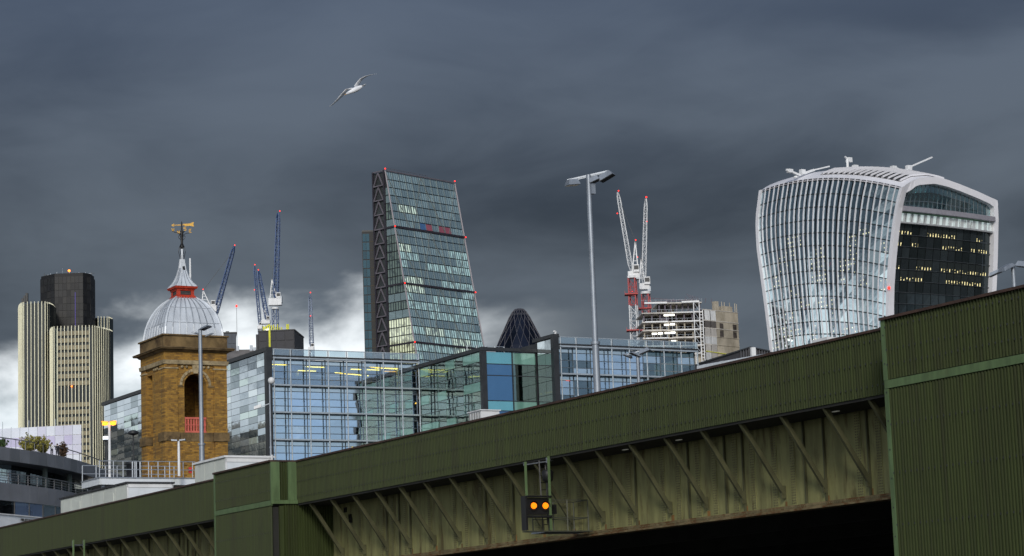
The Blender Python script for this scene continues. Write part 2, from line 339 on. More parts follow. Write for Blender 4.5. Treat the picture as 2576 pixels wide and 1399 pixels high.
# plate girder behind the brackets
for a0, a1 in ((20, S_P0[0] + .2), (S_P0[1] - .2, S_P1[0] + .2), (S_P1[1] - .2, 178)):
    MB().fbox(BR, 52.0, 52.05, a0, a1, ZG, ZD - .2).build('girder_web', girder_m, bridge)
    MB().fbox(BR, 51.72, 52.35, a0, a1, ZG - .07, ZG - .004).build('bottom_flange', flange_m, bridge)
    MB().fbox(BR, 51.88, 51.995, a0, a1, ZG, ZG + .16).build('flange_angle', flange_m, bridge)
riv = MB(); S0, SP = 64.05, 2.612
k = -14
while True:
    s = S0 + SP * k; k += 1
    if s > 160: break
    if s < 52: continue
    inpier = any(a0 - .15 < s < a1 + .15 for a0, a1 in (S_P0, S_P1))
    if not inpier:
        b = MB(); top = BR(50.08, s, ZF + .02); foot = BR(51.90, s, EYE + 5.95)
        b.bar(top, foot, .035, .20, up=BR.X); b.bar(top - BR.X * .06 - UP * .08, foot - BR.X * .06 - UP * .08, .13, .03, up=BR.X)
        b.build('bracket', bracket_m, bridge)
        b = MB(); b.fbox(BR, 51.78, 51.98, s - .03, s + .03, EYE + 5.72, EYE + 6.2); b.build('bracket_foot', bracket_m, bridge)
        b = MB(); w = rnd(.05, .12); b.fbox(BR, 51.994, 51.998, s - w, s + w, ZG + .17, EYE + 5.64 + rnd(-.05, .05)); b.build('rust_stain', rust_m, bridge)
    for off, wd in ((-.55, .30), (.02, .0), (.62, .34), (1.25, .0)):
        if any(a0 - .2 < s + off < a1 + .2 for a0, a1 in (S_P0, S_P1)): continue
        if wd and rnd(0, 1) < .8:
            b = MB(); b.fbox(BR, 51.975, 51.996, s + off - wd / 2, s + off + wd / 2, ZG + .17, ZD - .25); b.build('stiffener_plate', girder_m, bridge)
            for du in (-wd * .32, 0, wd * .32):
                z = ZG + .25
                while z < ZF - .1: riv.fbox(BR, 51.955, 51.974, s + off + du - .022, s + off + du + .022, z - .022, z + .022); z += .098
        elif not wd and rnd(0, 1) < .35:
            b = MB(); b.fbox(BR, 51.90, 51.997, s + off - .03, s + off + .03, ZG + .17, ZD - .25); b.build('stiffener_rib', bracket_m, bridge)
    for j in range(22):
        u = s + j * SP / 22
        if not any(a0 - .1 < u < a1 + .1 for a0, a1 in (S_P0, S_P1)): riv.fbox(BR, 51.862, 51.879, u - .02, u + .02, ZG + .06, ZG + .10)
riv.build('girder_rivets', rivet_m, bridge, kind='stuff')
# deck, inner girders and far side
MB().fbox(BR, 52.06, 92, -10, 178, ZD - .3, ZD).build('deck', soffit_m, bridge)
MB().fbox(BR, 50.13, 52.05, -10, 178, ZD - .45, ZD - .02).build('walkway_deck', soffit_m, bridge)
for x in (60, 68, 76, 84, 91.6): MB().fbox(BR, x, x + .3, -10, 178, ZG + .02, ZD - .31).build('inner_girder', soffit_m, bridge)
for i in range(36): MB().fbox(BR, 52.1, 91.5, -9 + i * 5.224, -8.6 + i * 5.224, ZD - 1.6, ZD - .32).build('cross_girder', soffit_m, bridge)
MB().fbox(BR, 92.05, 92.2, -10, 178, ZF, ZT - .2).build('far_parapet', green, bridge)
for i, (vx, vy) in enumerate(((870, 1283), (882, 1300), (870, 1308), (884, 1309))):
    q = BR.at(vx, vy, x=52.0); b = MB()
    for (y0, y1, z0, z1) in ((-.14, .14, .08, .13), (-.14, .14, -.13, -.08), (-.14, -.08, -.08, .08), (.08, .14, -.08, .08)): b.fbox(BR, 51.93, 51.993, q.y + y0, q.y + y1, q.z + z0, q.z + z1)
    b.build('web_fitting', black, bridge)
# daylight through gaps under the walkway, put in as faintly glowing strips
slitm = emi('daylight_gap_glow', (.9, .92, .8), .06)
for vx, vy in ((2110, 1029), (1715, 1101), (1580, 1125)):
    q = BR.at(vx, vy, x=51.2); MB().fbox(BR, 51.0, 51.12, q.y - .16, q.y + .16, ZF - .13, ZF - .104).build('daylight_slit_glow', slitm, bridge)

# ------------------------------------------------------------------ railway signals hung on the bridge
cage_m = mat('dark_cage_steel', (.060, .064, .045), .6, .2)
def signal(label, s, x0, x1, x2, zt, zb, full=True, zt0=None):
    zt0 = zt0 or zt
    r = thing('railway_signal', label, 'signal', BR(x1, s, zb), 'signals hung from the bridge')
    for i, x in enumerate((x0, x1)):
        top = zt if i else zt0
        MB().fbox(BR, x - .06, x + .06, s - .05, s - .035, zb if i else zb + 1.45, top).build('upright', greenpale, r)
        MB().fbox(BR, x + .045, x + .06, s - .034, s + .09, zb if i else zb + 1.45, top).build('upright_flange', galv, r)
        MB().fbox(BR, x - .03, x + .03, s + .09, s + .12, ZF - .3, top - .05).build('hanger', galv, r)
        MB().bar(BR(x, s + .1, min(top, ZF) - .12), BR(50.3, s + .6, ZF - .14), .05).build('hanger_arm', galv, r)
    if not full: return r
    zh0, zh1 = zb + .62, zb + 1.40
    MB().fbox(BR, x0 - .02, x1 - .07, s + .02, s + .22, zh0 + .04, zh1 - .04).build('back_board', black, r)
    MB().fbox(BR, x0 - .05, x1 + .02, s - .16, s + .26, zh1, zh1 + .05).build('board_cap', black, r)
    MB().fbox(BR, x0 - .05, x1 + .02, s - .16, s + .26, zh0 - .08, zh0).build('board_sill', black, r)
    MB().fbox(BR, x0 - .12, x0 - .03, s - .14, s + .26, zb, zh1 + .04).build('side_post', black, r)
    am = emi('amber_lamp', (1.0, .22, .004), 1.3)
    for fx in (.30, .80):
        cx = x0 + (x1 - x0) * fx; cz = (zh0 + zh1) / 2 + .02
        h = MB(); h.tube(BR(cx, s + .02, cz), BR(cx, s - .02, cz), .22, .22, 20); h = h.build('lamp_ring', black, r)
        l = MB(); l.tube(BR(cx, s - .02, cz), BR(cx, s - .09, cz), .135, .115, 20); l.build('lamp_lens', am, h)
        hd = MB(); n = 14
        rows = [[BR(cx + .19 * cos(a), s - .02 - dd, cz + .19 * sin(a)) for a in [radians(-10 + 200 * i / n) for i in range(n + 1)]] for dd in (0, .07)]
        hd.grid(rows); rows2 = [[BR(cx + .205 * cos(a), s - .02 - dd, cz + .205 * sin(a)) for a in [radians(-10 + 200 * i / n) for i in range(n + 1)]] for dd in (0, .07)]
        hd.grid(rows2, True, True); hd.build('lamp_hood', black, h)
    # service cage
    f = MB(); 
    f.fbox(BR, x1 - .1, x2, s + .3, s + 1.5, zb - .07, zb - .01); f.build('cage_floor', galv, r)
    MB().fbox(BR, x0 - .08, x2, s - .05, s + .29, zb - .07, zb - .02).build('cage_floor', cage_m, r)
    for z in (zb + .55, zb + 1.3):
        for yy in (s + .3, s + 1.5): MB().bar(BR(x1, yy, z), BR(x2, yy, z), .04).build('cage_rail', cage_m, r)
        MB().bar(BR(x2, s + .3, z), BR(x2, s + 1.5, z), .04).build('cage_rail', cage_m, r)
    for x, yy in ((x2, s + .3), (x2, s + 1.5), ((x1 + x2) / 2, s + 1.5), (x1, s + 1.5), ((x1 + x2) / 2, s + .3)): MB().bar(BR(x, yy, zb), BR(x, yy, zb + 1.3), .05).build('cage_post', cage_m, r)
    for dx_ in (.15, .45): MB().bar(BR(x1 + dx_, s + .9, zb - .02), BR(x1 + dx_ + .1, s + 1.2, ZF - .1), .05).build('ladder_stile', black, r)
    for i in range(9): MB().bar(BR(x1 + .16 + i * .01, s + .95 + i * .03, zb + .3 + i * .3), BR(x1 + .47 + i * .01, s + .95 + i * .03, zb + .3 + i * .3), .03).build('ladder_rung', black, r)
    j = MB(); j.lathe(BR(x1 + .3, s + .6, zb + 2.05), [(.10, 0), (.22, .1), (.26, .45), (.18, .55)], 12); j.build('horn', black, r)
    MB().bar(BR(x1 + .3, s + .6, zb + 2.6), BR(x1 + .3, s + .6, ZF - .08), .05).build('horn_bracket', black, r)
    MB().tube(BR(x1 + .2, s + .5, zb + 2.05), BR(x1 + .1, s + .4, zb + .3), .03).build('cable', black, r)
    MB().fbox(BR, x1 + .5, x1 + .8, s + .8, s + 1.0, zb + .75, zb + 1.15).build('junction_box', black, r)
    MB().bar(BR(x2, s + 1.3, zb - .04), BR(51.99, s + 1.3, zb - .04), .08).build('cage_tie', galv, r)
    return r
sS = BR.at(1380, 1150, x=49.75).y
q0 = BR.at(1325, 1290, y=sS); q1 = BR.at(1384, 1300, y=sS); q2 = BR.at(1470, 1290, y=sS + .6)
signal('railway signal showing two amber lamps, hung with a service cage under the bridge parapet', sS, q0.x, q1.x, q2.x, BR.at(1380, 1148, y=sS).z, BR.at(1384, 1334, y=sS).z, True, BR.at(1324, 1162, y=sS).z)
sS2 = BR.at(212, 1362, x=49.75).y
qa = BR.at(184, 1385, y=sS2); qb = BR.at(211, 1385, y=sS2)
signal('pair of pale steel signal uprights below the parapet at lower left corner', sS2, qa.x, qb.x, qb.x + 1, BR.at(212, 1358, y=sS2).z, BR.at(212, 1460, y=sS2).z, False)

# ------------------------------------------------------------------ lamp posts and masts on the bridge
lens_m = mat('lamp_glass', (.035, .035, .035), .2, 0, .2, 3)
def flood(r, c, ax, w, d, h, tilt, lit=None):
    """floodlight: tilted housing with a glass underneath; ax = horizontal direction it points"""
    ax = V3(ax).normalized(); side = ax.cross(UP); f = (ax * cos(tilt) - UP * sin(tilt)); n = side.cross(f)
    m = MB(); c = V3(c)
    vs = []
    for sgn, k in ((1, .72), (-1, 1.0)):
        for i, j in ((-1, -1), (1, -1), (1, 1), (-1, 1)): vs.append(c + side * (w / 2 * i * k) + f * (d / 2 * j * k) + n * (h / 2 * sgn))
    m.add(vs, [(0, 1, 2, 3), (7, 6, 5, 4), (0, 4, 5, 1), (1, 5, 6, 2), (2, 6, 7, 3), (3, 7, 4, 0)]); hh = m.build('floodlight', galv, r)
    m = MB(); m.obox(c - n * (h / 2 + .012), side * (w / 2 * .9), f * (d / 2 * .9), n * .01); m.build('floodlight_glass', lit or lens_m, hh); return hh
def post(label, vxb, vyb, p, vyt, split=None, r0=.14, r1=.09, m=galv, group='lamp posts on the bridge', cat='lamp post', base=None):
    q = BR.at(vxb, vyb, x=p); base = ZD if base is None else base
    zt = BR.at(vxb, vyt, x=p).z
    # height of the top follows from the vertical itself
    lo, hi = base, 80.0
    P = BR(p, q.y, 0)
    for _ in range(40):
        mid = (lo + hi) / 2; w = V3((P.x, P.y, mid - EYE)); y = 699.5 - FPX * w.dot(CU) / w.dot(_f)
        if y > vyt: lo = mid
        else: hi = mid
    zt = lo; r = thing('lamp_post', label, cat, BR(p, q.y, base), group)
    zs = zt - (zt - base) * (split or .55)
    MB().tube(BR(p, q.y, base), BR(p, q.y, zs), r0 * 1.15, r0, 12).build('lower_pole', m, r)
    MB().tube(BR(p, q.y, zs), BR(p, q.y, zs + .12), r0 * 1.35, r0 * 1.35, 12).build('collar', m, r)
    MB().tube(BR(p, q.y, zs + .12), BR(p, q.y, zt), r1 * 1.15, r1, 12).build('upper_pole', m, r)
    return r, BR(p, q.y, zt)
XR = V3((1, 0, 0)); YF = V3((0, 1, 0))
r, t = post('tall galvanised lamp post with three floodlights, standing in front of the glass offices', 1503, 990, 55.5, 440, .62, .155, .115)
k_ = (t.y) / FPX
MB().bar(t + V3((-55 * k_, .0, -12 * k_)), t + V3((50 * k_, 0, 8 * k_)), .07, .07).build('cross_arm', galv, r)
MB().bar(t + V3((-30 * k_, .3, -8 * k_)), t + V3((40 * k_, .3, 7 * k_)), .05, .05).build('cross_arm', galv, r)
flood(r, t + V3((-42 * k_, 0, -18 * k_)), V3((-1, -.5, 0)), .45, .62, .26, .12); flood(r, t + V3((15 * k_, 0, -12 * k_)), V3((1, -.3, 0)), .42, .5, .22, -.35); flood(r, t + V3((46 * k_, 0, -4 * k_)), V3((1, -.4, 0)), .5, .72, .26, -.42)
MB().fbox(BR, BR.at(1503, 990, x=55.5).x + .05, 55.8, BR.at(1503, 990, x=55.5).y - .1, BR.at(1503, 990, x=55.5).y + .1, t.z - .9, t.z - .4).build('gear_box', galv, r)
r, t = post('galvanised lamp post with flat floodlights, standing in front of the domed brick tower', 508, 1155, 55.5, 828, .60, .17, .12)
k_ = t.y / FPX
MB().bar(t + V3((-20 * k_, 0, -10 * k_)), t + V3((22 * k_, 0, 10 * k_)), .06).build('cross_arm', galv, r)
flood(r, t + V3((14 * k_, -.1, 3 * k_)), V3((.9, -.6, 0)), .5, .75, .12, -.25); flood(r, t + V3((-12 * k_, .3, -8 * k_)), V3((-1, .2, 0)), .3, .55, .08, -.3); flood(r, t + V3((20 * k_, .5, -12 * k_)), V3((1, .3, 0)), .3, .6, .08, -.35)
r, t = post('lamp post with dark floodlights beside the flared white tower, at right edge', 2553, 742, 90, 668, .62, .17, .12)
k_ = t.y / FPX
MB().bar(t + V3((-34 * k_, 0, -8 * k_)), t + V3((42 * k_, 0, 8 * k_)), .07).build('cross_arm', galv, r)
flood(r, t + V3((-20 * k_, -.3, -6 * k_)), V3((-.9, -.6, 0)), .6, 1.0, .2, .4); flood(r, t + V3((-42 * k_, .4, -14 * k_)), V3((-1, .3, 0)), .5, .8, .18, .35); flood(r, t + V3((30 * k_, 0, 2 * k_)), V3((1, -.6, 0)), .7, .9, .3, .2)
r, t = post('small lamp post with drooping floodlights seen against the right glass facade', 1607, 965, 90, 893, .62, .16, .12)
k_ = t.y / FPX
MB().bar(t + V3((-26 * k_, 0, 2 * k_)), t + V3((24 * k_, 0, 14 * k_)), .07).build('cross_arm', galv, r)
flood(r, t + V3((-6 * k_, -.2, 1 * k_)), V3((-.9, -.5, 0)), .4, .9, .14, -.35); flood(r, t + V3((18 * k_, 0, 10 * k_)), V3((1, -.4, 0)), .5, .9, .25, -.3); flood(r, t + V3((-24 * k_, .2, 0)), V3((-1, -.2, 0)), .4, .7, .14, -.4)
r, t = post('thin camera mast with white dome camera beside the left corner of the glass offices', 682, 1163, 57.0, 962, .5, .065, .05, galv, 'camera masts', 'mast')
MB().ball(t + V3((.12, -.05, .1)), .22, 12).build('dome_camera', whitep, r)
for dz_, sg in ((-1.3, -1), (-4.9, -1), (-5.0, 1)):
    MB().bar(t + V3((0, 0, dz_)), t + V3((sg * .85, -.1, dz_ - .3)), .05).build('camera_arm', galv, r)
    MB().obox(t + V3((sg * .75, -.12, dz_ - .2)), V3((.22, 0, -sg * .07)), V3((0, .09, 0)), V3((0, 0, .09))).build('bullet_camera', whitep, r)

# ------------------------------------------------------------------ cabins and platform on the bridge
cabm = mat('cabin_panel', (.58, .61, .56), .6, 0, .1, .6, (1, 1, .4), 0, .4, (.24, .25, .22), .8, .55, .8)
cabw = mat('cabin_white', (.66, .70, .74), .55, 0, .08, .6, (1, 1, .3), 0, .4, (.48, .50, .46), .9, .55, .8)
def cabin(label, vx0, vy0, p, vx1, vx2, roofm, panels, extra=False):
    q = BR.at(vx0, vy0, x=p); zt = q.z; s0 = q.y; s1 = BR.at(vx1, vy0, x=p).y; x1 = BR.at(vx2, vy0, y=s0).x
    r = thing('site_cabin', label, 'cabin', BR((p + x1) / 2, (s0 + s1) / 2, ZD), 'cabins on the bridge deck')
    MB().fbox(BR, p + .03, x1 - .03, s0 + .03, s1 - .03, ZD, zt - .12).build('body', cabm, r)
    MB().fbox(BR, p + .05, x1 - .05, s0 - .01, s0 + .028, ZD + .1, zt - .26).build('end_wall', cabw, r)
    MB().fbox(BR, p - .12, x1 + .12, s0 - .12, s1 + .12, zt - .12, zt).build('roof', roofm, r)
    n = panels
    for i in range(n):
        a = s0 + (s1 - s0) * i / n; b = s0 + (s1 - s0) * (i + 1) / n
        pn = MB().fbox(BR, p - .02, p + .028, a + .03, b - .03, ZD + .1, zt - .18).build('side_panel', cabm, r)
        if extra and i in (1, 4):
            MB().fbox(BR, p - .05, p - .022, a + .3, b - .9, ZD + .1, zt - .55).build('door', cabm, r)
    for x in (p - .02, x1 - .08): MB().fbox(BR, x, x + .1, s0 - .05, s0 + .02, ZD, zt - .13).build('corner_post', whitep, r)
    MB().fbox(BR, p - .03, x1 + .03, s0 - .05, s0 - .012, zt - .38, zt - .125).build('fascia', whitep, r)
    return r, s0, s1, x1, zt
darkroof = mat('dark_felt_roof', (.035, .037, .042), .85, 0, .3, .6)
r, s0, s1, x1, zt = cabin('long pale grey cabin with dark flat roof on the bridge, beside the left office building', 320, 1212, 54.0, 153, 434, darkroof, 6, True)
MB().fbox(BR, 53.7, 53.97, s0 + 6.2, s0 + 7.1, ZD + .9, ZD + 1.7).build('air_conditioner', whitep, r)
r, s0, s1, x1, zt = cabin('white box cabin with pale roof in front of the foot of the domed brick tower', 567, 1146, 53.4, 490, 685, whitep, 3)
MB().fbox(BR, x1 - 1.1, x1 - .75, s0 - .2, s0 - .05, ZD + 1.6, ZD + 2.1).build('meter_box', mat('ochre_box', (.34, .26, .12), .7), r)
MB().tube(BR(x1 - .15, s0 - .3, ZD + 1), BR(x1 - .15, s0 - .3, zt + .05), .05).build('vent_pipe', whitep, r)
q = BR.at(1210, 1030, x=53.2); r = thing('equipment_cabinet', 'small white ribbed cabinet poking above the bridge parapet', 'cabinet', BR(53.6, q.y + .5, ZD))
xa = BR.at(1176, 1036, y=q.y).x
MB().fbox(BR, 53.2, 54.2, q.y, q.y + 1.25, ZD, q.z - .05).build('body', whitep, r)
MB().fbox(BR, 53.14, 54.26, q.y - .06, q.y + 1.31, q.z - .05, q.z).build('lid', whitep, r)
for i in range(5): MB().fbox(BR, 53.16, 53.198, q.y + .1 + i * .25, q.y + .17 + i * .25, ZD + .2, q.z - .1).build('rib', mat('cab_rib', (.25, .26, .26), .6), r)
# raised platform with railings
sP = 165.0; pa = BR.at(250, 1198, y=sP); pb = BR.at(492, 1204, y=sP); zp = (pa.z + pb.z) / 2
r = thing('maintenance_platform', 'raised galvanised platform with railings at the foot of the domed brick tower', 'platform', BR((pa.x + pb.x) / 2, sP, ZD))
MB().fbox(BR, pa.x, pb.x, sP, sP + 4, zp - .55, zp - .08).build('edge_beam', cabw, r)
MB().fbox(BR, pa.x - .05, pb.x + .05, sP - .05, sP + 4.05, zp - .08, zp).build('deck', galv, r)
for x in (pa.x + .4, (pa.x + pb.x) / 2, pb.x - .4):
    for y in (sP + .4, sP + 3.6): MB().fbox(BR, x - .1, x + .1, y - .1, y + .1, ZD, zp - .56).build('leg', galv, r)
for y in (sP + .05, sP + 3.9):
    for z in (zp + .58, zp + 1.2): MB().bar(BR(pa.x, y, z), BR(pb.x, y, z), .055).build('rail', galv, r)
    for i in range(9):
        x = pa.x + .03 + (pb.x - pa.x - .06) * (i + (.18 if i % 3 == 1 else 0)) / 8.2; MB().bar(BR(x, y, zp), BR(x, y, zp + 1.2), .06).build('stanchion', galv, r)
for i in range(3): MB().bar(BR(pa.x + 3.3 + i * .3, sP + 2, zp), BR(pa.x + 3.3 + i * .3, sP + 2, zp + 1.35), .09).build('bollard', galv, r)
MB().lathe(BR(pa.x + 3.7, sP + 3, zp), [(.5, 0), (.5, 1.2), (.62, 1.22), (.62, 1.4), (.1, 1.45)], 14).build('water_tank', dark, r)
MB().fbox(BR, pb.x - .45, pb.x - .2, sP + .12, sP + .3, zp + .35, zp + .8).build('extinguisher', mat('red_paint', (.5, .03, .03), .5), r)
# lamps on and by the platform
def twin(label, vxb, vyb, s, vyt, lit):
    q = BR.at(vxb, vyb, y=s); zb = zp if abs(s - sP) < 4 and pa.x < q.x < pb.x else ZD
    P = BR(q.x, s, 0); lo, hi = zb, 60
    for _ in range(40):
        mid = (lo + hi) / 2; w = V3((P.x, P.y, mid - EYE)); y = 699.5 - FPX * w.dot(CU) / w.dot(_f)
        if y > vyt: lo = mid
        else: hi = mid
    r = thing('lamp_post', label, 'lamp post', BR(q.x, s, zb), 'low twin lamps by the platform'); t = BR(q.x, s, lo)
    MB().tube(BR(q.x, s, zb), t, .11, .09, 10).build('pole', whitep, r)
    for sg in (-1, 1):
        h = MB(); h.obox(t + V3((sg * .30, -.1, .06)), V3((.22, 0, sg * .02)), V3((0, .22, 0)), V3((0, 0, .05))); hh = h.build('lamp_head', galv if not lit else emi('sodium_head', (1, .34, .02), 1.4), r)
        l = MB(); 
        if lit: l.lathe(t + V3((sg * .30, -.12, -.12)), [(.05, -.08), (.20, -.04), (.23, .05), (.16, .13)], 12)
        else: l.obox(t + V3((sg * .30, -.1, 0)), V3((.19, 0, 0)), V3((0, .18, 0)), V3((0, 0, .008)))
        l.build('lamp_lens', lit or lens_m, hh)
    return r, t
sodium = emi('sodium_lamp', (1.0, .34, .02), 2.4)
twin('white lamp post with two glowing orange sodium lamps, on the railed platform', 276, 1190, sP + .5, 1064, sodium)
twin('white lamp post with two unlit lamp heads, in front of the brick tower', 451, 1228, sP - 1.2, 1110, None)
q = BR.at(325, 1180, y=sP + 12); t = BR(q.x, sP + 11, 0); z0 = ZD
r = thing('lamp_post', 'thin dark lamp post with small round head left of the brick tower', 'lamp post', BR(q.x, sP + 11, ZD), 'low twin lamps by the platform')
zt = BR.at(325, 1092, y=sP + 11).z
MB().tube(BR(q.x, sP + 11, ZD), BR(q.x, sP + 11, zt), .07, .06, 8).build('pole', dark, r)
MB().lathe(BR(q.x, sP + 11, zt - .1), [(.1, 0), (.42, .1), (.45, .25), (.2, .4)], 12).build('lamp_head', dark, r)
q = BR.at(268, 1180, y=sP + 6); zt = BR.at(268, 1110, y=sP + 6).z
r = thing('lamp_post', 'slim dark post with one small white lit lamp under the orange lamps', 'lamp post', BR(q.x, sP + 6, ZD), 'low twin lamps by the platform')
MB().tube(BR(q.x, sP + 6, ZD), BR(q.x, sP + 6, zt), .1, .09, 8).build('pole', dark, r)
MB().fbox(BR, q.x - .2, q.x + .2, sP + 5.85, sP + 6.15, zt, zt + .12).build('lamp_head', dark, r)
MB().fbox(BR, q.x - .24, q.x + .24, sP + 5.75, sP + 6.1, zt + .13, zt + .36).build('lamp_lens', emi('cool_lamp', (.85, .93, 1), 1.3), r)
# long pale roof behind the parapet on the right
qa = BR.at(2048, 866, x=53.0); qb = BR.at(1752, 919, x=53.0); zr = (qa.z + qb.z) / 2
r = thing('walkway_shelter', 'long low white shelter roof running just behind the bridge parapet at right', 'shelter', BR(54, (qa.y + qb.y) / 2, ZD))
def zsh(y): return qa.z + (qb.z - qa.z) * (y - qa.y) / (qb.y - qa.y)
n = 14
for i in range(n):
    a = qa.y + (qb.y - qa.y) * i / n; b = qa.y + (qb.y - qa.y) * (i + 1) / n
    MB().fbox(BR, 53.15, 53.3, a + .02, b - .02, ZD, min(zsh(a), zsh(b)) - .26).build('wall_panel', cabw, r)
    m = MB(); pf = [(53.0, -.24), (53.0, -.04), (53.3, .03), (54.7, .06), (55.0, -.06), (55.0, -.24)]
    v0 = [BR(x, a + .015, zsh(a) + z) for x, z in pf]; v1 = [BR(x, b - .015, zsh(b) + z) for x, z in pf]; L = len(pf)
    m.add(v0 + v1, [(j, (j + 1) % L, L + (j + 1) % L, L + j) for j in range(L)] + [tuple(range(L - 1, -1, -1)), tuple(range(L, 2 * L))]); m.build('roof_panel', cabw, r)
MB().fbox(BR, 54.7, 54.8, qa.y, qb.y, ZD, min(qa.z, qb.z) - .3).build('rear_wall', cabw, r)
MB().fbox(BR, 52.95, 54.2, qa.y - .9, qa.y + .05, qa.z - .05, qa.z + .16).build('end_cap', whitep, r)
MB().fbox(BR, 53.3, 53.5, qa.y - .8, qa.y - .6, ZD, qa.z - .06).build('end_post', whitep, r)

def zat(P, vy, lo=-5.0, hi=320.0):
    """height on the vertical through P that shows at picture row vy"""
    for _ in range(45):
        mid = (lo + hi) / 2; w = V3((P[0], P[1], mid - EYE)); y = 699.5 - FPX * w.dot(CU) / w.dot(_f)
        if y > vy: lo = mid
        else: hi = mid
    return lo
def cells(root, name, fr, axis, fixed, A, Z, out, pick, gap=.03, t=.06, tilt=.004, skip=None):
    """grid of separate panes in a vertical plane; A, Z are edge lists; pick(i, j) gives the material; out = side the panes face"""
    for i in range(len(A) - 1):
        for j in range(len(Z) - 1):
            if skip and skip(i, j): continue
            a0, a1, z0, z1 = A[i] + gap, A[i + 1] - gap, Z[j] + gap, Z[j + 1] - gap
            w, h = a1 - a0, z1 - z0; ja, jz = rnd(-tilt, tilt) * w, rnd(-tilt, tilt) * h
            cs = []
            for a, z, sa, sz in ((a0, z0, -1, -1), (a1, z0, 1, -1), (a1, z1, 1, 1), (a0, z1, -1, 1)):
                q = fixed + sa * ja + sz * jz; cs.append(fr(q, a, z) if axis == 'y' else fr(a, q, z))
            if (axis == 'y') == (out < 0): cs = cs[::-1]
            m = MB(); m.slab(*cs, t); m.build(name, pick(i, j), root)
def lin(a, b, n): return [a + (b - a) * i / n for i in range(n + 1)]
GROUNDZ = 5.0

# ------------------------------------------------------------------ domed brick tower of the station
cp = BR.at(414, 1000, x=75.8); TWD = 6.1; H = TWD / 2
tc0 = BR(75.8 + H, cp.y + H, 0); TW = Frame(tc0.x, tc0.y, -29.4)
corner = TW(-H, -H, 0); mid = TW(0, -H, 0)
tower = thing('brick_tower', 'yellow brick tower with grey square dome, red lantern and gilded weathervane', 'tower', TW(0, 0, GROUNDZ))
zc = lambda vy: zat(corner, vy); zm = lambda vy: zat(mid, vy)
z_par, z_cor1, z_cor0, z_str1, z_str0 = zc(839.6), zc(872), zc(884), zc(905), zc(915)
z_sill, z_bal, z_spr, z_bnd0 = zm(1088), zm(1049), zm(969.5), zm(1110)
OB = 1.08
def archwall(face, z0, z1, zi, zs, th=.9):
    """wall with a round-headed opening; face(u, depth, z)"""
    m = MB(); a = H - .14; n = 14
    arc = [(-OB * cos(pi * i / n), zs + OB * sin(pi * i / n)) for i in range(n + 1)]
    q = lambda pts: m.add([face(u, 0, z) for u, z in pts], [tuple(range(len(pts)))])
    q([(-a, z0), (-OB, z0), (-OB, z1), (-a, z1)]); q([(OB, z0), (a, z0), (a, z1), (OB, z1)]); q([(-OB, z0), (OB, z0), (OB, zi), (-OB, zi)])
    for i in range(n): q([arc[i], arc[i + 1], (arc[i + 1][0], z1), (arc[i][0], z1)])
    path = [(-OB, zi)] + arc + [(OB, zi)]
    for i in range(len(path)):
        (u0, w0), (u1, w1) = path[i], path[(i + 1) % len(path)]
        m.add([face(u0, 0, w0), face(u0, th, w0), face(u1, th, w1), face(u1, 0, w1)], [(0, 1, 2, 3)])
    return m
faces = [lambda u, d, z: TW(u, -H + .14 + d, z), lambda u, d, z: TW(-H + .14 + d, -u, z)]
fw = faces[1]
def wbox(u0, u1, d0, d1, za, zb): return MB().add([fw(u, d_, z) for d_ in (d0, d1) for u, z in ((u0, za), (u1, za), (u1, zb), (u0, zb))], [(3, 2, 1, 0), (4, 5, 6, 7), (0, 1, 5, 4), (1, 2, 6, 5), (2, 3, 7, 6), (3, 0, 4, 7)])
wbox(-.42, H - .15, 0, .9, GROUNDZ, z_cor0).build('wall', brick, tower); wbox(-H + .15, -1.72, 0, .9, GROUNDZ, z_cor0).build('wall', brick, tower)
wbox(-1.72, -.42, .75, .95, GROUNDZ, z_cor0).build('recess_wall', brick, tower); wbox(-1.72, -.42, 0, .74, z_str0 - .6, z_cor0).build('recess_head', brick, tower)
wbox(-.75, -.45, .2, .5, z_bnd0 - .3, z_spr + .4).build('downpipe', stone, tower)
for u in (.2, .65, 1.1): MB().ball(fw(u, -.04, z_str0 - .22), .14, 8).build('roundel', stonepale, tower)
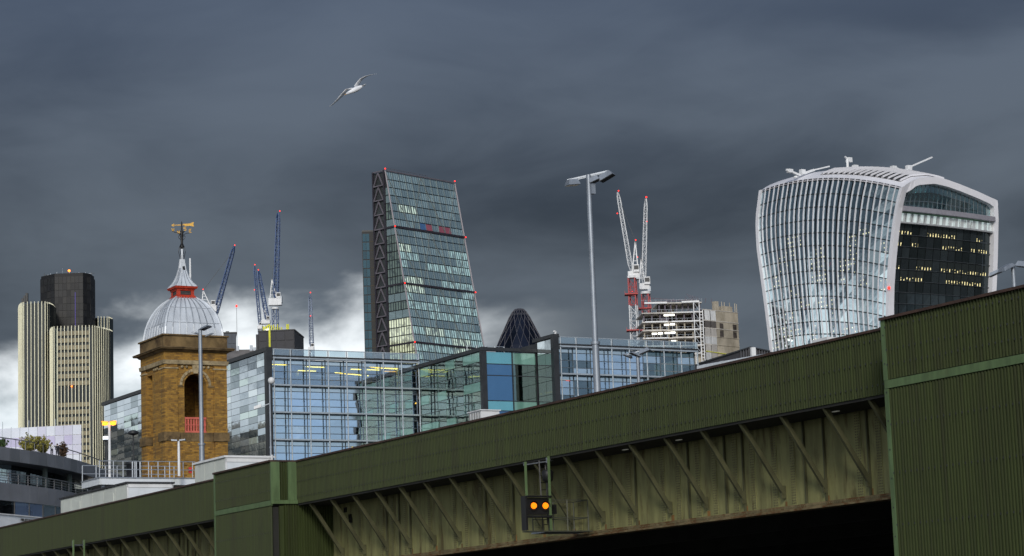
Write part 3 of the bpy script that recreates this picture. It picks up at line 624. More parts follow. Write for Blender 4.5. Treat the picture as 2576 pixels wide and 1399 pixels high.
for k, fc in enumerate(faces[:1]):
    archwall(fc, GROUNDZ, z_cor0, z_sill, z_spr).build('wall', brick, tower)
    for i in range(13):      # archivolt voussoirs
        a0, a1 = pi * i / 13 + .012, pi * (i + 1) / 13 - .012
        m = MB(); ri, ro = OB + .22, OB + (.46 if i != 6 else .5)
        if i == 6: continue
        pts = [fc(-r_ * cos(a), d_, z_spr + r_ * sin(a)) for d_ in (-.07, .03) for r_, a in ((ri, a0), (ri, a1), (ro, a1), (ro, a0))]
        m.add(pts, [(3, 2, 1, 0), (4, 5, 6, 7), (0, 1, 5, 4), (1, 2, 6, 5), (2, 3, 7, 6), (3, 0, 4, 7)]); m.build('arch_stone', stonepale, tower)
    m = MB(); pts = [fc(u, d_, z) for d_ in (-.16, .03) for u, z in ((-.2, z_spr + OB + .02), (.2, z_spr + OB + .02), (.34, z_str0 - .02), (-.34, z_str0 - .02))]
    m.add(pts, [(3, 2, 1, 0), (4, 5, 6, 7), (0, 1, 5, 4), (1, 2, 6, 5), (2, 3, 7, 6), (3, 0, 4, 7)]); m.build('keystone', stonepale, tower)
    for u in (-1.28, -.84, .84, 1.28):
        m = MB(); m.ball(fc(u, -.04, z_str0 - .22), .14, 8); m.build('roundel', stonepale, tower)
    # imposts either side of the arch
    for sg in (-1, 1):
        pts = [fc(sg * u, d_, z) for d_ in (-.08, .02) for u, z in ((OB + .15, z_spr - .16), (OB + .75, z_spr - .16), (OB + .75, z_spr), (OB + .15, z_spr))]
        m = MB(); m.add(pts, [(3, 2, 1, 0), (4, 5, 6, 7), (0, 1, 5, 4), (1, 2, 6, 5), (2, 3, 7, 6), (3, 0, 4, 7)]); m.build('impost', stone, tower)
    # balustrade in the opening
    pinkr = mat('coral_red_paint', (.55, .12, .085), .6, 0, .15, 2)
    bal = None
    def bb(u0, u1, d0, d1, za, zb):
        pts = [fc(u, d_, z) for d_ in (d0, d1) for u, z in ((u0, za), (u1, za), (u1, zb), (u0, zb))]
        return MB().add(pts, [(3, 2, 1, 0), (4, 5, 6, 7), (0, 1, 5, 4), (1, 2, 6, 5), (2, 3, 7, 6), (3, 0, 4, 7)])
    bal = bb(-OB + .01, OB - .01, .1, .3, z_bal - .18, z_bal).build('balustrade_rail', pinkr, tower)
    bb(-OB + .01, OB - .01, .1, .3, z_sill + .01, z_sill + .16).build('balustrade_plinth', pinkr, tower)
    for i in range(8):
        u = -OB + .14 + i * (2 * OB - .28) / 7
        m = bb(u - .075, u + .075, .14, .26, z_sill + .165, z_bal - .185); m.v += []; m.build('baluster', pinkr, tower)
        bb(u - .105, u + .105, .12, .28, (z_sill + z_bal) / 2 - .06, (z_sill + z_bal) / 2 + .06).build('baluster_block', pinkr, tower)
    # recessed panel low on the wall
    for (u0, u1, za, zb) in ((-1.3, 1.3, z_bnd0 - 1.05, z_bnd0 - .9), (-1.3, 1.3, z_bnd0 - 2.2, z_bnd0 - 2.05), (-1.3, -1.15, z_bnd0 - 2.04, z_bnd0 - 1.06), (1.15, 1.3, z_bnd0 - 2.04, z_bnd0 - 1.06)): bb(u0, u1, -.06, .02, za, zb).build('panel_moulding', brick, tower)
    for sg in (-1, 1): bb(sg * (OB + .95) - .06, sg * (OB + .95) + .06, -.012, .01, z_bnd0 - 4, z_str0 - .1).build('wall_groove', stone, tower)
for fx, fy in ((0, 1), (1, 0)):   # the two far walls
    m = MB()
    if fy: m.fbox(TW, -H + 1.05, H - .14, H - 1.0, H - .14, GROUNDZ, z_cor0)
    else: m.fbox(TW, H - 1.0, H - .14, -H + 1.05, H - 1.01, GROUNDZ, z_cor0)
    m.build('wall', brick, tower)
for x in (-1, 1):
    for y in (-1, 1):
        PW = 1.28; x0, x1 = sorted((x * H, x * (H - PW))); y0, y1 = sorted((y * H, y * (H - PW)))
        MB().fbox(TW, x0, x1, y0, y1, GROUNDZ, z_bnd0).build('pilaster', brick, tower)
        MB().fbox(TW, x0, x1, y0, y1, z_sill + .01, z_str0 - .01).build('pilaster', brick, tower)
        e = .13; MB().fbox(TW, x0 - e, x1 + e, y0 - e, y1 + e, z_bnd0 + .005, z_sill).build('pilaster_band', stone, tower)
        MB().fbox(TW, x0 - .06, x1 + .06, y0 - .06, y1 + .06, z_str0 - .42, z_str0 - .3).build('pilaster_cap', stonepale, tower)
def ring(h, za, zb, m_, nm): MB().frus(TW, h[0], h[1], za, zb).build(nm, m_, tower)
MB().fbox(TW, -H + .1, H - .1, -H + .12, -H + .135, z_bnd0, z_sill).build('wall_band', stone, tower)
ring((H + .10, H + .16), z_str0, z_str1, stonepale, 'string_course')
ring((H + .02, H + .02), z_str1 + .004, z_cor0, brick, 'frieze')
dzc = (z_cor1 - z_cor0)
ring((H + .12, H + .30), z_cor0 + .004, z_cor0 + dzc * .45, stone, 'cornice'); ring((H + .55, H + .60), z_cor0 + dzc * .45 + .004, z_cor0 + dzc * .75, stone, 'cornice'); ring((H + .66, H + .50), z_cor0 + dzc * .75 + .004, z_cor1, stone, 'cornice')
ring((H + .06, H + .06), z_cor1 + .004, z_par - .14, mat('parapet_stone', (.17, .115, .052), .9, 0, .4, .8, (1, 1, 1), .3, .3, (.055, .032, .016), .7, .45, .7), 'parapet')
ring((H + .20, H + .20), z_par - .136, z_par, stone, 'parapet_coping')
# square dome of zinc panels
zinc = mat('zinc_sheet', (.60, .64, .69), .5, .2, .12, 1.2, (1, 1, .35), .05, .5, (.38, .40, .42), .9, .55, .85)
seamz = mat('zinc_seam', (.34, .37, .41), .5, .3, .15, 2)
zd0 = z_par - .3; zd1 = zat(TW(0, 0, 0), 752); hd0 = .455 * TWD
def dh(t): return hd0 * sqrt(max(0.0, 1 - (t * .945) ** 2))
ring((hd0 + .02, hd0 + .02), z_par + .002, z_par + .06, seamz, 'dome_kerb')
NB, NRW, SUB = 8, 3, 5
tz = lambda t: zd0 + (zd1 - zd0) * t
for k in range(4):
    a = k * pi / 2
    def fp(u, t, off=0.0):
        h = dh(t) + off; x, y = u * h, -h
        return TW(x * cos(a) - y * sin(a), x * sin(a) + y * cos(a), tz(t))
    tt = [0, .36, .72, 1.0]
    for i in range(NB):
        for j in range(NRW):
            u0, u1 = -1 + 2 * i / NB + .012, -1 + 2 * (i + 1) / NB - .012; t0, t1 = tt[j] + .004, tt[j + 1] - .004
            o_ = rnd(.0, .02); m = MB(); m.grid([[fp(u, t0 + (t1 - t0) * s_ / SUB, .04 + o_) for u in (u0, (u0 + u1) / 2, u1)] for s_ in range(SUB + 1)]); m.build('zinc_panel', zinc, tower)
    for i in range(NB + 1):
        u = -1 + 2 * i / NB; m = MB()
        if i == NB: continue
        for s_ in range(12): m.bar(fp(u, s_ / 12, .05), fp(u, (s_ + 1) / 12, .05), .10 if i else .16, .10 if i else .14)
        m.build('seam', seamz if i else zinc, tower)
m = MB(); prof = [(dh(s_ / 10) * .985, tz(s_ / 10)) for s_ in range(11)]
for (h0, za), (h1, zb) in zip(prof, prof[1:]): m.frus(TW, h0, h1, za, zb)
m.build('dome_core', seamz, tower)
# lantern
redl = mat('red_lantern_paint', (.42, .040, .016), .55, 0, .25, 2.0, (1, 1, 1), .1, .4, (.20, .03, .02), 1.5, .55, .8)
zl0, zl1 = zd1 - .25, zat(TW(0, 0, 0), 724); LW = .135 * TWD
ring((LW + .30, LW + .26), zl0, zl0 + .22, redl, 'lantern_base'); ring((LW + .22, LW + .02), zl0 + .222, zl0 + .5, redl, 'lantern_base')
ring((LW - .08, LW - .08), zl0 + .502, zl1 - .35, dark, 'lantern_louvre')
for x in (-1, 1):
    for y in (-1, 1): MB().fbox(TW, *sorted((x * LW, x * (LW - .3))), *sorted((y * LW, y * (LW - .3))), zl0 + .502, zl1 - .4).build('lantern_post', redl, tower)
for k in range(5):
    z = zl0 + .62 + k * .14
    if z < zl1 - .45: MB().frus(TW, LW - .05, LW - .07, z, z + .05).build('louvre_slat', mat('louvre', (.10, .085, .075), .8), tower)
ring((LW + .01, LW + .1), zl1 - .398, zl1 - .2, redl, 'lantern_head'); ring((LW + .22, LW + .30), zl1 - .198, zl1, redl, 'lantern_head')
# concave spire
zs1 = zat(TW(0, 0, 0), 653); SPF = [(0, 1.0), (.05, .93), (.15, .72), (.30, .52), (.48, .36), (.68, .24), (.86, .18), (1.0, .15)]; hs = .172 * TWD
for k in range(4):
    a = k * pi / 2
    def sp(u, i, off=0.0):
        t, h = SPF[i]; h = h * hs + off; x, y = u * h, -h
        return TW(x * cos(a) - y * sin(a), x * sin(a) + y * cos(a), zl1 + .004 + (zs1 - zl1) * t)
    for i in range(4):
        u0, u1 = -1 + i * .5 + .02, -1 + (i + 1) * .5 - .02; m = MB(); m.grid([[sp(u0, j), sp(u1, j)] for j in range(len(SPF))]); m.build('spire_panel', zinc, tower)
        m = MB()
        for j in range(len(SPF) - 1): m.bar(sp(-1 + i * .5, j, .015), sp(-1 + i * .5, j + 1, .015), .055)
        m.build('seam', seamz, tower)
    if k == 0:
        q = sp(.15, 5, .02); MB().obox(q, TW.X * .1, TW.Y * .08, UP * .16).build('spire_hatch', dark, tower)
m = MB()
for (t0, h0), (t1, h1) in zip(SPF, SPF[1:]): m.frus(TW, h0 * hs * .95, h1 * hs * .95, zl1 + (zs1 - zl1) * t0, zl1 + (zs1 - zl1) * t1)
m.build('spire_core', seamz, tower)
zf1 = zat(TW(0, 0, 0), 557)
MB().tube(TW(0, 0, zs1 - .1), TW(0, 0, zs1 + 1.0), .17, .12, 10).build('finial_neck', zinc, tower)
MB().lathe(TW(0, 0, zs1 + 1.0), [(.10, 0), (.19, .12), (.19, .3), (.10, .42), (.13, .9), (.09, 1.2), (.15, 1.5), (.08, 1.7), (.06, zf1 - zs1 - 1.1), (.01, zf1 - zs1 - 1.0)], 10).build('finial', black, tower)
m = MB()
for k in range(8):
    a = k * pi / 4; c_, s_ = cos(a), sin(a); pts = [(.12, -.15), (.25, .35), (.34, .75), (.26, 1.15), (.1, 1.5)]
    for (r0, h0), (r1, h1) in zip(pts, pts[1:]): m.bar(TW(r0 * c_, r0 * s_, zs1 + h0), TW(r1 * c_, r1 * s_, zs1 + h1), .035)
for k in range(4):
    a = k * pi / 2
    for (r0, h0), (r1, h1) in zip([(.1, 1.9), (.3, 2.0), (.34, 2.2), (.22, 2.3), (.1, 2.6)], [(.3, 2.0), (.34, 2.2), (.22, 2.3), (.14, 2.2), (.2, 2.75)]): m.bar(TW(r0 * cos(a), r0 * sin(a), zs1 + h0), TW(r1 * cos(a), r1 * sin(a), zs1 + h1), .045)
m.build('finial_scrollwork', black, tower)
gold = mat('gilding', (.46, .27, .045), .5, .4, .2, 3)
zv = zat(TW(0, 0, 0), 593); zvn = zat(TW(0, 0, 0), 566)
for k in range(4):
    a = k * pi / 2 + .5; e = V3((cos(a), sin(a) * 1.0, 0)); b0 = TW(0, 0, zv)
    m = MB(); m.bar(b0, b0 + e * .45 + UP * .25, .05); m.bar(b0 + e * .45 + UP * .25, b0 + e * .8 + UP * .3, .045); m.build('compass_arm', black, tower)
    m = MB(); cN = b0 + e * .86 + UP * .5; rt = V3((1, 0, 0))
    strokes = {0: [(-1, -1, -1, 1), (-1, 1, 1, 1), (-1, 0, .6, 0), (-1, -1, 1, -1)], 1: [(-1, -1, -1, 1), (-1, 1, 1, -1), (1, -1, 1, 1)], 2: [(-1, 1, -.5, -1), (-.5, -1, 0, .4), (0, .4, .5, -1), (.5, -1, 1, 1)], 3: [(1, 1, -1, 1), (-1, 1, -1, 0), (-1, 0, 1, 0), (1, 0, 1, -1), (1, -1, -1, -1)]}[k]
    for x0, y0, x1, y1 in strokes: m.bar(cN + rt * (x0 * .10) + UP * (y0 * .15), cN + rt * (x1 * .10) + UP * (y1 * .15), .06)
    m.build('compass_letter', gold, tower)
vz = TW(0, 0, zvn); m = MB()
m.bar(vz + V3((-.95, 0, 0)), vz + V3((1.1, .1, 0)), .07); m.bar(vz + V3((-.95, 0, 0)), vz + V3((-.7, 0, .12)), .06); m.bar(vz + V3((-.95, 0, 0)), vz + V3((-.7, 0, -.12)), .06)
m.add([vz + V3((x, .04 + y, z)) for y in (0, .04) for x, z in ((.1, .10), (.75, .12), (1.15, .26), (1.08, .03), (1.15, -.2), (.8, -.10), (.3, -.12))], [tuple(range(6, -1, -1)), tuple(range(7, 14))] + [(i, (i + 1) % 7, 7 + (i + 1) % 7, 7 + i) for i in range(7)])
m.build('weathervane', gold, tower)
q = BR.at(479, 720, x=100); P = BR(100, q.y, 0); zt_ = zat(P, 650)
r = thing('flag_mast', 'bare white pole rising behind the red lantern of the domed tower', 'mast', V3((P.x, P.y, GROUNDZ)))
MB().tube(V3((P.x, P.y, GROUNDZ)), V3((P.x, P.y, GROUNDZ + 20)), .18, .16, 10).build('lower_pole', whitep, r); MB().tube(V3((P.x, P.y, GROUNDZ + 20)), V3((P.x, P.y, zt_)), .14, .11, 10).build('upper_pole', whitep, r)

# ------------------------------------------------------------------ glass offices by the station (three wings, zigzag plan)
fr = BR
A_ = BR.at(672, 900, x=121.4); sA = A_.y; pA = 121.4
pB = BR.at(1055, 920, y=sA).x
sC = BR.at(1213, 880, x=pB).y
pD = BR.at(1348, 880, y=sC).x
sE = BR.at(1393, 845, x=pD).y
pF = BR.at(1755, 870, y=sE).x
ZR = zat(BR(pA, sA, 0), 899); ZP = zat(BR(pA, sA, 0), 877); FH = (ZR - zat(BR(pA, sA, 0), 1105)) / 3.0
gr = [mirror('grey_panel_%d' % i, b, t, rf, .05) for i, (b, t, rf) in enumerate([((.10, .12, .13), (.75, .82, .88), .50), ((.15, .18, .18), (.85, .92, .95), .60), ((.06, .075, .08), (.55, .62, .66), .40), ((.14, .16, .15), (.78, .90, .88), .52)])]
south = clearg('south_glass', (.42, .50, .60), .66, (.74, .88, 1.0)); south2 = clearg('south_glass_b', (.30, .38, .50), .72, (.70, .85, 1.0)); south3 = clearg('south_glass_c', (.46, .54, .60), .60, (.80, .92, 1.0))
topg = clearg('upper_floor_glass', (.62, .68, .72), .30, (.72, .86, 1.0)); darkg = clearg('dark_teal_glass', (.30, .40, .42), .20, (.7, .86, .95)); spanb = mirror('pale_blue_spandrel', (.34, .44, .50), (.85, .96, 1.0), .50, .08); tealdk = mirror('dark_teal_spandrel', (.07, .12, .125), (.7, .9, .95), .2, .08)
westg = clearg('green_glass', (.46, .57, .50), .20, (.74, .92, .86)); westg2 = clearg('green_glass_b', (.32, .42, .38), .24, (.68, .86, .82))
bal_g = clearg('balustrade_glass', (.72, .80, .82), .16)
tealm = mirror('teal_spandrel', (.10, .30, .31), (.7, .95, .95), .18, .1); tealg = mirror('green_spandrel', (.13, .27, .22), (.7, .95, .88), .15, .1)
silver = mat('silver_mullion', (.42, .47, .51), .4, .5, .1, 1.0); inner = mat('inner_mullion', (.13, .16, .19), .5, .2, .2, 1.0)
floorm = mat('office_slab', (.30, .32, .32), .8, 0, .15, .4); innerw = mat('office_wall', (.40, .36, .29), .9, 0, .35, .3, (1, 1, .6)); colm = mat('office_column', (.62, .66, .66), .6)
strip = emi('office_strip_light', (1.0, .74, .10), 5.0); stripw = emi('office_white_light', (.95, 1.0, .9), 2.5); stripo = emi('office_orange_light', (1.0, .50, .06), 2.5)
wing1 = thing('office_block', 'glass office block with silver lattice front, right of the domed brick tower', 'office building', BR(pA + 10, sA + 20, GROUNDZ), 'glass offices behind the bridge')
wing2 = thing('office_block', 'green tinted glass wing with blue corner panes, middle of the glass offices', 'office building', BR(pB + 4, sC + 8, GROUNDZ), 'glass offices behind the bridge')
wing3 = thing('office_block', 'right hand glass office wing with silver lattice front below the construction site', 'office building', BR(pD + 8, sE + 10, GROUNDZ), 'glass offices behind the bridge')
ZLO = ZR - 5 * FH
# --- wing 1 west face (reflecting panels)
sEnd = BR.at(262, 1012, x=pA).y
cols = [sA + .5]
while cols[-1] < sEnd: cols.append(cols[-1] + 3.03)
zrow = [ZP - .35]
while zrow[-1] > ZLO + 1: zrow.append(zrow[-1] - .905)
zrow = zrow[::-1]
def hid(i, j):
    p_ = BR(pA, (cols[i] + cols[i + 1]) / 2, zrow[j]); w = p_ - V3((0, 0, EYE)); x = 1288 + FPX * w.dot(CR) / w.dot(_f); return 362 < x < 548
def pick1(i, j): return gr[random.choice((0, 0, 1, 2, 3, 0))]
cells(wing1, 'cladding_panel', BR, 'y', pA, cols, zrow, -1, pick1, .025, .06, .006, hid)
mb = MB()
for i in range(len(cols) - 1):
    for j in range(len(zrow) - 1):
        if hid(i, j): mb.slab(*[BR(pA, a, z) for a, z in ((cols[i] + .03, zrow[j + 1] - .03), (cols[i + 1] - .03, zrow[j + 1] - .03), (cols[i + 1] - .03, zrow[j] + .03), (cols[i] + .03, zrow[j] + .03))], .06)
mb.build('cladding_panels', gr[0], wing1, kind='stuff')
for i in range(0, len(cols)): MB().fbox(BR, pA + .08, pA + .2, cols[i] - .04, cols[i] + .04, ZLO, ZP - .36).build('panel_rail', dark, wing1)
MB().fbox(BR, pA + .22, pA + .5, sA + .5, cols[-1], GROUNDZ, ZP - .4).build('back_wall', dark, wing1)
MB().fbox(BR, pA - .25, pA + .6, sA - .35, cols[-1] + .3, ZP - .34, ZP + .18).build('coping', dark, wing1)
MB().fbox(BR, pA - .25, pA + .55, sA - .35, sA + .45, GROUNDZ, ZP - .36).build('corner_post', dark, wing1)
MB().fbox(BR, pA + .6, pB + 14, sA + 14, cols[-1], GROUNDZ, ZR - .6).build('rear_block', innerw, wing1)
def southface(root, p0, p1, s, nb, nfl, ztop, zbal, gl, lights, colsin, dep=13.0, out=1.0):
    """lattice front: outer silver grid, inner glass, floors, columns, ceiling lights, glass balustrade"""
    A = lin(p0, p1, nb); Z = []
    for f in range(nfl):
        zt = ztop - f * FH
        Z += [zt - .02, zt - FH * .20, zt - FH * .47, zt - FH * .74]
    Z = Z[::-1]; Z = [ztop - nfl * FH] + Z
    cells(root, 'pane', BR, 'x', s + out, A, Z, -1, lambda i, j: gl(i, j, nfl * 4 - 1 - j), .05, .04, .003)
    for i in range(nb + 1):
        MB().fbox(BR, A[i] - .04, A[i] + .04, s + out - .1, s + out + .15, ZLO, ztop).build('inner_mullion', inner, root)
        x_ = A[i] + (.35 if i == 0 else 0) - (.1 if i == nb else 0)
        MB().tube(BR(x_, s, ZLO), BR(x_, s, zbal), .095, .095, 8).build('mullion', silver, root)
        for f in range(nfl * 4): MB().fbox(BR, x_ - .13, x_ + .13, s - .13, s + .13, ztop - f * FH / 4 - .05, ztop - f * FH / 4 + .02).build('mullion_clamp', silver, root) if f % 2 == 0 else None
    for j, z in enumerate(Z[1:-1]): MB().fbox(BR, p0, p1, s + out - .07, s + out + .05, z - .028, z + .028).build('inner_transom', inner, root)
    for f in range(nfl + 1):
        z = ztop - f * FH; MB().fbox(BR, p0 + .2, p1, s - .10, s + .10, z - .10, z + .10).build('transom', silver, root)
        MB().fbox(BR, p0 + .5, p1 - .05, s + .16, s + out - .12, z - .05, z + .02).build('catwalk', inner, root)
        MB().fbox(BR, p0 + .5, p1, s + out + .16, s + dep, z - .45, z - .05).build('floor_slab', floorm, root)
    MB().fbox(BR, p0 + .2, p1, s - .1, s + .3, ztop + .15, ztop + .33).build('roof_edge', dark, root)
    for i in range(nb):
        MB().slab(*[BR(a, s - .05, z) for a, z in ((A[i] + .18, ztop + .36), (A[i + 1] - .18, ztop + .36), (A[i + 1] - .18, zbal - .05), (A[i] + .18, zbal - .05))], .03).build('balustrade_pane', bal_g, root)
    MB().fbox(BR, p0 + .2, p1, s - .09, s + .01, zbal - .04, zbal + .05).build('balustrade_rail', silver, root)
    MB().fbox(BR, p0 + .6, p1, s + dep, s + dep + .3, GROUNDZ, ztop - .5).build('core_wall', innerw, root)
    MB().fbox(BR, p0 + .6, p1 - .1, s + out + .2, s + dep, GROUNDZ, ZLO - .5).build('lower_storeys', innerw, root)
    for x, y in colsin: MB().tube(BR(x, s + y, ZLO - .4), BR(x, s + y, ztop - .46), .32, .32, 12).build('column', colm, root)
    for x, y, f, L, ang, mt in lights:
        z = ztop - f * FH - .52; a = BR(x, s + y, z); e = (BR.X * cos(ang) + BR.Y * sin(ang)) * L
        MB().bar(a, a + e, .22, .10).build('ceiling_light', mt, root)
W1 = pB - pA
southface(wing1, pA + .6, pB, sA, 8, 5, ZR, ZP, lambda i, j, d: (spanb if d % 4 == 0 else topg if d < 4 else random.choice((south, south2, south, south3))),
          [(pA + 1.0, 3, 0, 3.0, 0, strip), (pA + 1.3, 6, 0, 2.0, 0, strip), (pA + 7.3, 4, 0, 3.4, 0, strip), (pA + 8.0, 8, 0, 2.6, 0, strip), (pA + 14.5, 5, 0, 4.5, 0, strip), (pA + 14.0, 9, 0, 6.5, .35, strip), (pA + 17.2, 3, 0, 3.5, 0, strip), (pA + 16.0, 2.2, 0, 5.5, .25, strip),
           (pA + 16.5, 3, 3, 2.6, 0, stripo), (pA + 13.8, 4, 3, 1.6, 0, strip), (pA + 19.3, 4, 3, 2.0, .2, strip), (pA + 20, 6, 0, 2.5, 0, stripo), (pA + 2.6, 9, 1, 2.5, 0, stripw)],
          [(pA + 4.6, 3.4), (pA + 10.2, 3.4), (pA + 15.8, 3.4), (pA + 21.0, 3.4), (pA + 8.2, 9)])
for i in range(26):     # people-height furniture and partitions seen through the glass
    x = rnd(pA + 1, pB - 1); f = random.choice((1, 2, 3, 4)); z = ZR - f * FH - .04; h_ = rnd(.8, 2.6)
    MB().fbox(BR, x, x + rnd(.4, 1.6), sA + rnd(3, 8), sA + rnd(8.1, 9), z, z + h_).build('partition', random.choice((colm, innerw, floorm, inner)), wing1)
# --- wing 2
ZQ = zat(BR(pB, sC, 0), 876); nr = 11
Zw = lin(ZQ - .4 - 11 * 1.28, ZQ - .4, nr)
Aw = lin(sC + .45, sA - .05, 7)
cells(wing2, 'pane', BR, 'y', pB, Aw, Zw, -1, lambda i, j: random.choice((westg, westg, westg2)) if j not in (10, 7, 4) else random.choice((tealg, westg, westg)), .02, .04, .004)
for a in Aw: MB().fbox(BR, pB + .06, pB + .2, a - .05, a + .05, Zw[0], Zw[-1]).build('mullion', inner, wing2)
for z in Zw[1:]: MB().fbox(BR, pB - .05, pB + .05, sC + .45, sA - .05, z - .03, z + .03).build('transom', dark, wing2)
MB().fbox(BR, pB - .25, pB + .45, sC - .3, sC + .4, GROUNDZ, ZQ - .35).build('corner_post', dark, wing2)
MB().fbox(BR, pB - .3, pB + .6, sC - .35, sA + 1.2, ZQ - .33, ZQ + .15).build('coping', dark, wing2)
MB().fbox(BR, pB + .61, pD + .2, sC - .35, sC + .3, ZQ - .33, ZQ + .1).build('coping', dark, wing2)
xm = BR.at(1288, 900, y=sC).x
Zs = [ZQ - .4 - t_ for t_ in (0, 1.6, 3.1, 6.4, 7.7, 10.4, 13.6, 15.0, 19.0)][::-1]
blue = mirror('blue_pane', (.010, .042, .095), (.26, .45, .68), .42, .03); bluet = mirror('teal_pane', (.05, .22, .25), (.55, .95, 1.0), .34, .05)
cells(wing2, 'corner_pane', BR, 'x', sC, [pB + .5, xm, pD - .1], Zs, -1, lambda i, j: ((bluet if (8 - 1 - j) in (0, 3, 6) else blue) if i == 0 else (tealg if (8 - 1 - j) in (0, 3, 6) else westg2)), .05, .05, .003)
for x in (xm, pD - .05): MB().fbox(BR, x - .09, x + .09, sC - .06, sC + .2, ZLO, ZQ - .34).build('mullion', dark, wing2)
for z in Zs[:-1]: MB().fbox(BR, pB + .45, pD, sC - .07, sC + .05, z - .06, z + .04).build('transom', dark, wing2)
for k, z in enumerate((ZQ - .45, ZQ - .45 - FH, ZQ - .45 - 2 * FH, ZQ - .45 - 3 * FH, ZQ - .45 - 4 * FH)):
    MB().fbox(BR, pB + .3, pD + 8, sC + .35, sA + 16, z - .4, z).build('floor_slab', floorm, wing2)
    if k in (1, 3): MB().bar(BR(pB + 2, sC + 2, z - .45), BR(pB + 2, sA - 2, z - .45), .2, .1).build('ceiling_light', stripo, wing2)
MB().fbox(BR, pB + 8.5, pB + 8.8, sC + .4, sA + 16, GROUNDZ, ZQ - .5).build('core_wall', innerw, wing2)
MB().fbox(BR, pB + .4, pD + 8, sC + .4, sA + 16, GROUNDZ, ZQ - .5 - 5 * FH).build('lower_storeys', innerw, wing2)
for y in (3, 9, 15): MB().tube(BR(pB + 3, sC + y, ZLO), BR(pB + 3, sC + y, ZQ - .5), .3, .3, 12).build('column', colm, wing2)
MB().tube(BR(xm + 1.6, sC + 2, ZLO), BR(xm + 1.6, sC + 2, ZQ - .5), .22, .22, 12).build('column', colm, wing2)
MB().fbox(BR, xm + .4, xm + 2, sC + 3, sC + 3.3, ZQ - 7.2, ZQ - 6.0).build('amber_partition', mat('amber_board', (.55, .30, .05), .7), wing2)
for i in range(5): MB().bar(BR(pB + 1 + i * 1.4, sC + 6, ZQ + .1), BR(pB + 1 + i * 1.4, sC + 6, ZQ + 1.2), .07).build('roof_stanchion', silver, wing2)
MB().bar(BR(pB + 1, sC + 6, ZQ + 1.2), BR(pB + 6.6, sC + 6, ZQ + 1.2), .05).build('roof_rail', silver, wing2)
# --- wing 3
ZW3 = zat(BR(pD, sE, 0), 843); ZR3 = zat(BR(pD, sE, 0), 870)
cells(wing3, 'pane', BR, 'y', pD, lin(sE + .4, sC - .4, 2), lin(ZW3 - .4 - 8 * 1.8, ZW3 - .4, 8), -1, lambda i, j: gr[2] if j < 7 else gr[1], .03, .05, .004)
MB().fbox(BR, pD + .1, pD + .5, sE + .4, sC + 4, GROUNDZ, ZW3 - .45).build('back_wall', dark, wing3)
MB().fbox(BR, pD - .3, pD + .5, sE - .35, sE + .4, GROUNDZ, ZW3 - .34).build('corner_post', dark, wing3)
MB().fbox(BR, pD - .3, pD + .6, sE - .35, sC + .4, ZW3 - .33, ZW3 + .12).build('coping', dark, wing3)
southface(wing3, pD + .6, pF, sE, 8, 4, ZR3, ZW3 - .2, lambda i, j, d: (spanb if d % 4 == 0 and i < 5 else tealdk if d % 4 == 0 else random.choice((darkg, south3)) if i in (0, 1, 5, 6, 7) else random.choice((south, south2))),
          [(pD + 2, 2, 1, 1.2, 0, stripo), (pD + 15, 4, 0, 1.2, 0, stripw), (pD + 3.4, 3, 1, .5, 0, redlamp)], [(pD + 5, 3.4), (pD + 11, 3.4), (pD + 17, 3.4), (pD + 13, 7)])
MB().fbox(BR, pD + 1.0, pD + 6.0, sE + 4, sE + 8, ZR3 - FH, ZR3 - FH + 2.2).build('partition', mat('violet_partition', (.10, .10, .18), .7), wing3)
MB().fbox(BR, pD + 1.3, pD + 3.8, sE + 2.5, sE + 2.8, ZR3 - 2 * FH + .1, ZR3 - 2 * FH + 1.0).build('amber_partition', MT['amber_board'], wing3)
MB().fbox(BR, pD + .7, pF - .3, sE + 20, sE + 20.6, GROUNDZ, ZR3 - .6).build('rear_wall', innerw, wing3)
MB().bar(BR(pD + .4, sE + .5, ZW3 + .6), BR(pD + 2.6, sE + 3, ZW3 + .35), .3, .12).build('roof_winch', whitep, wing3)
MB().fbox(BR, pD + .5, pD + .7, sE + .5, sE + .7, ZW3 - .4, ZW3 + .6).build('winch_post', whitep, wing3)

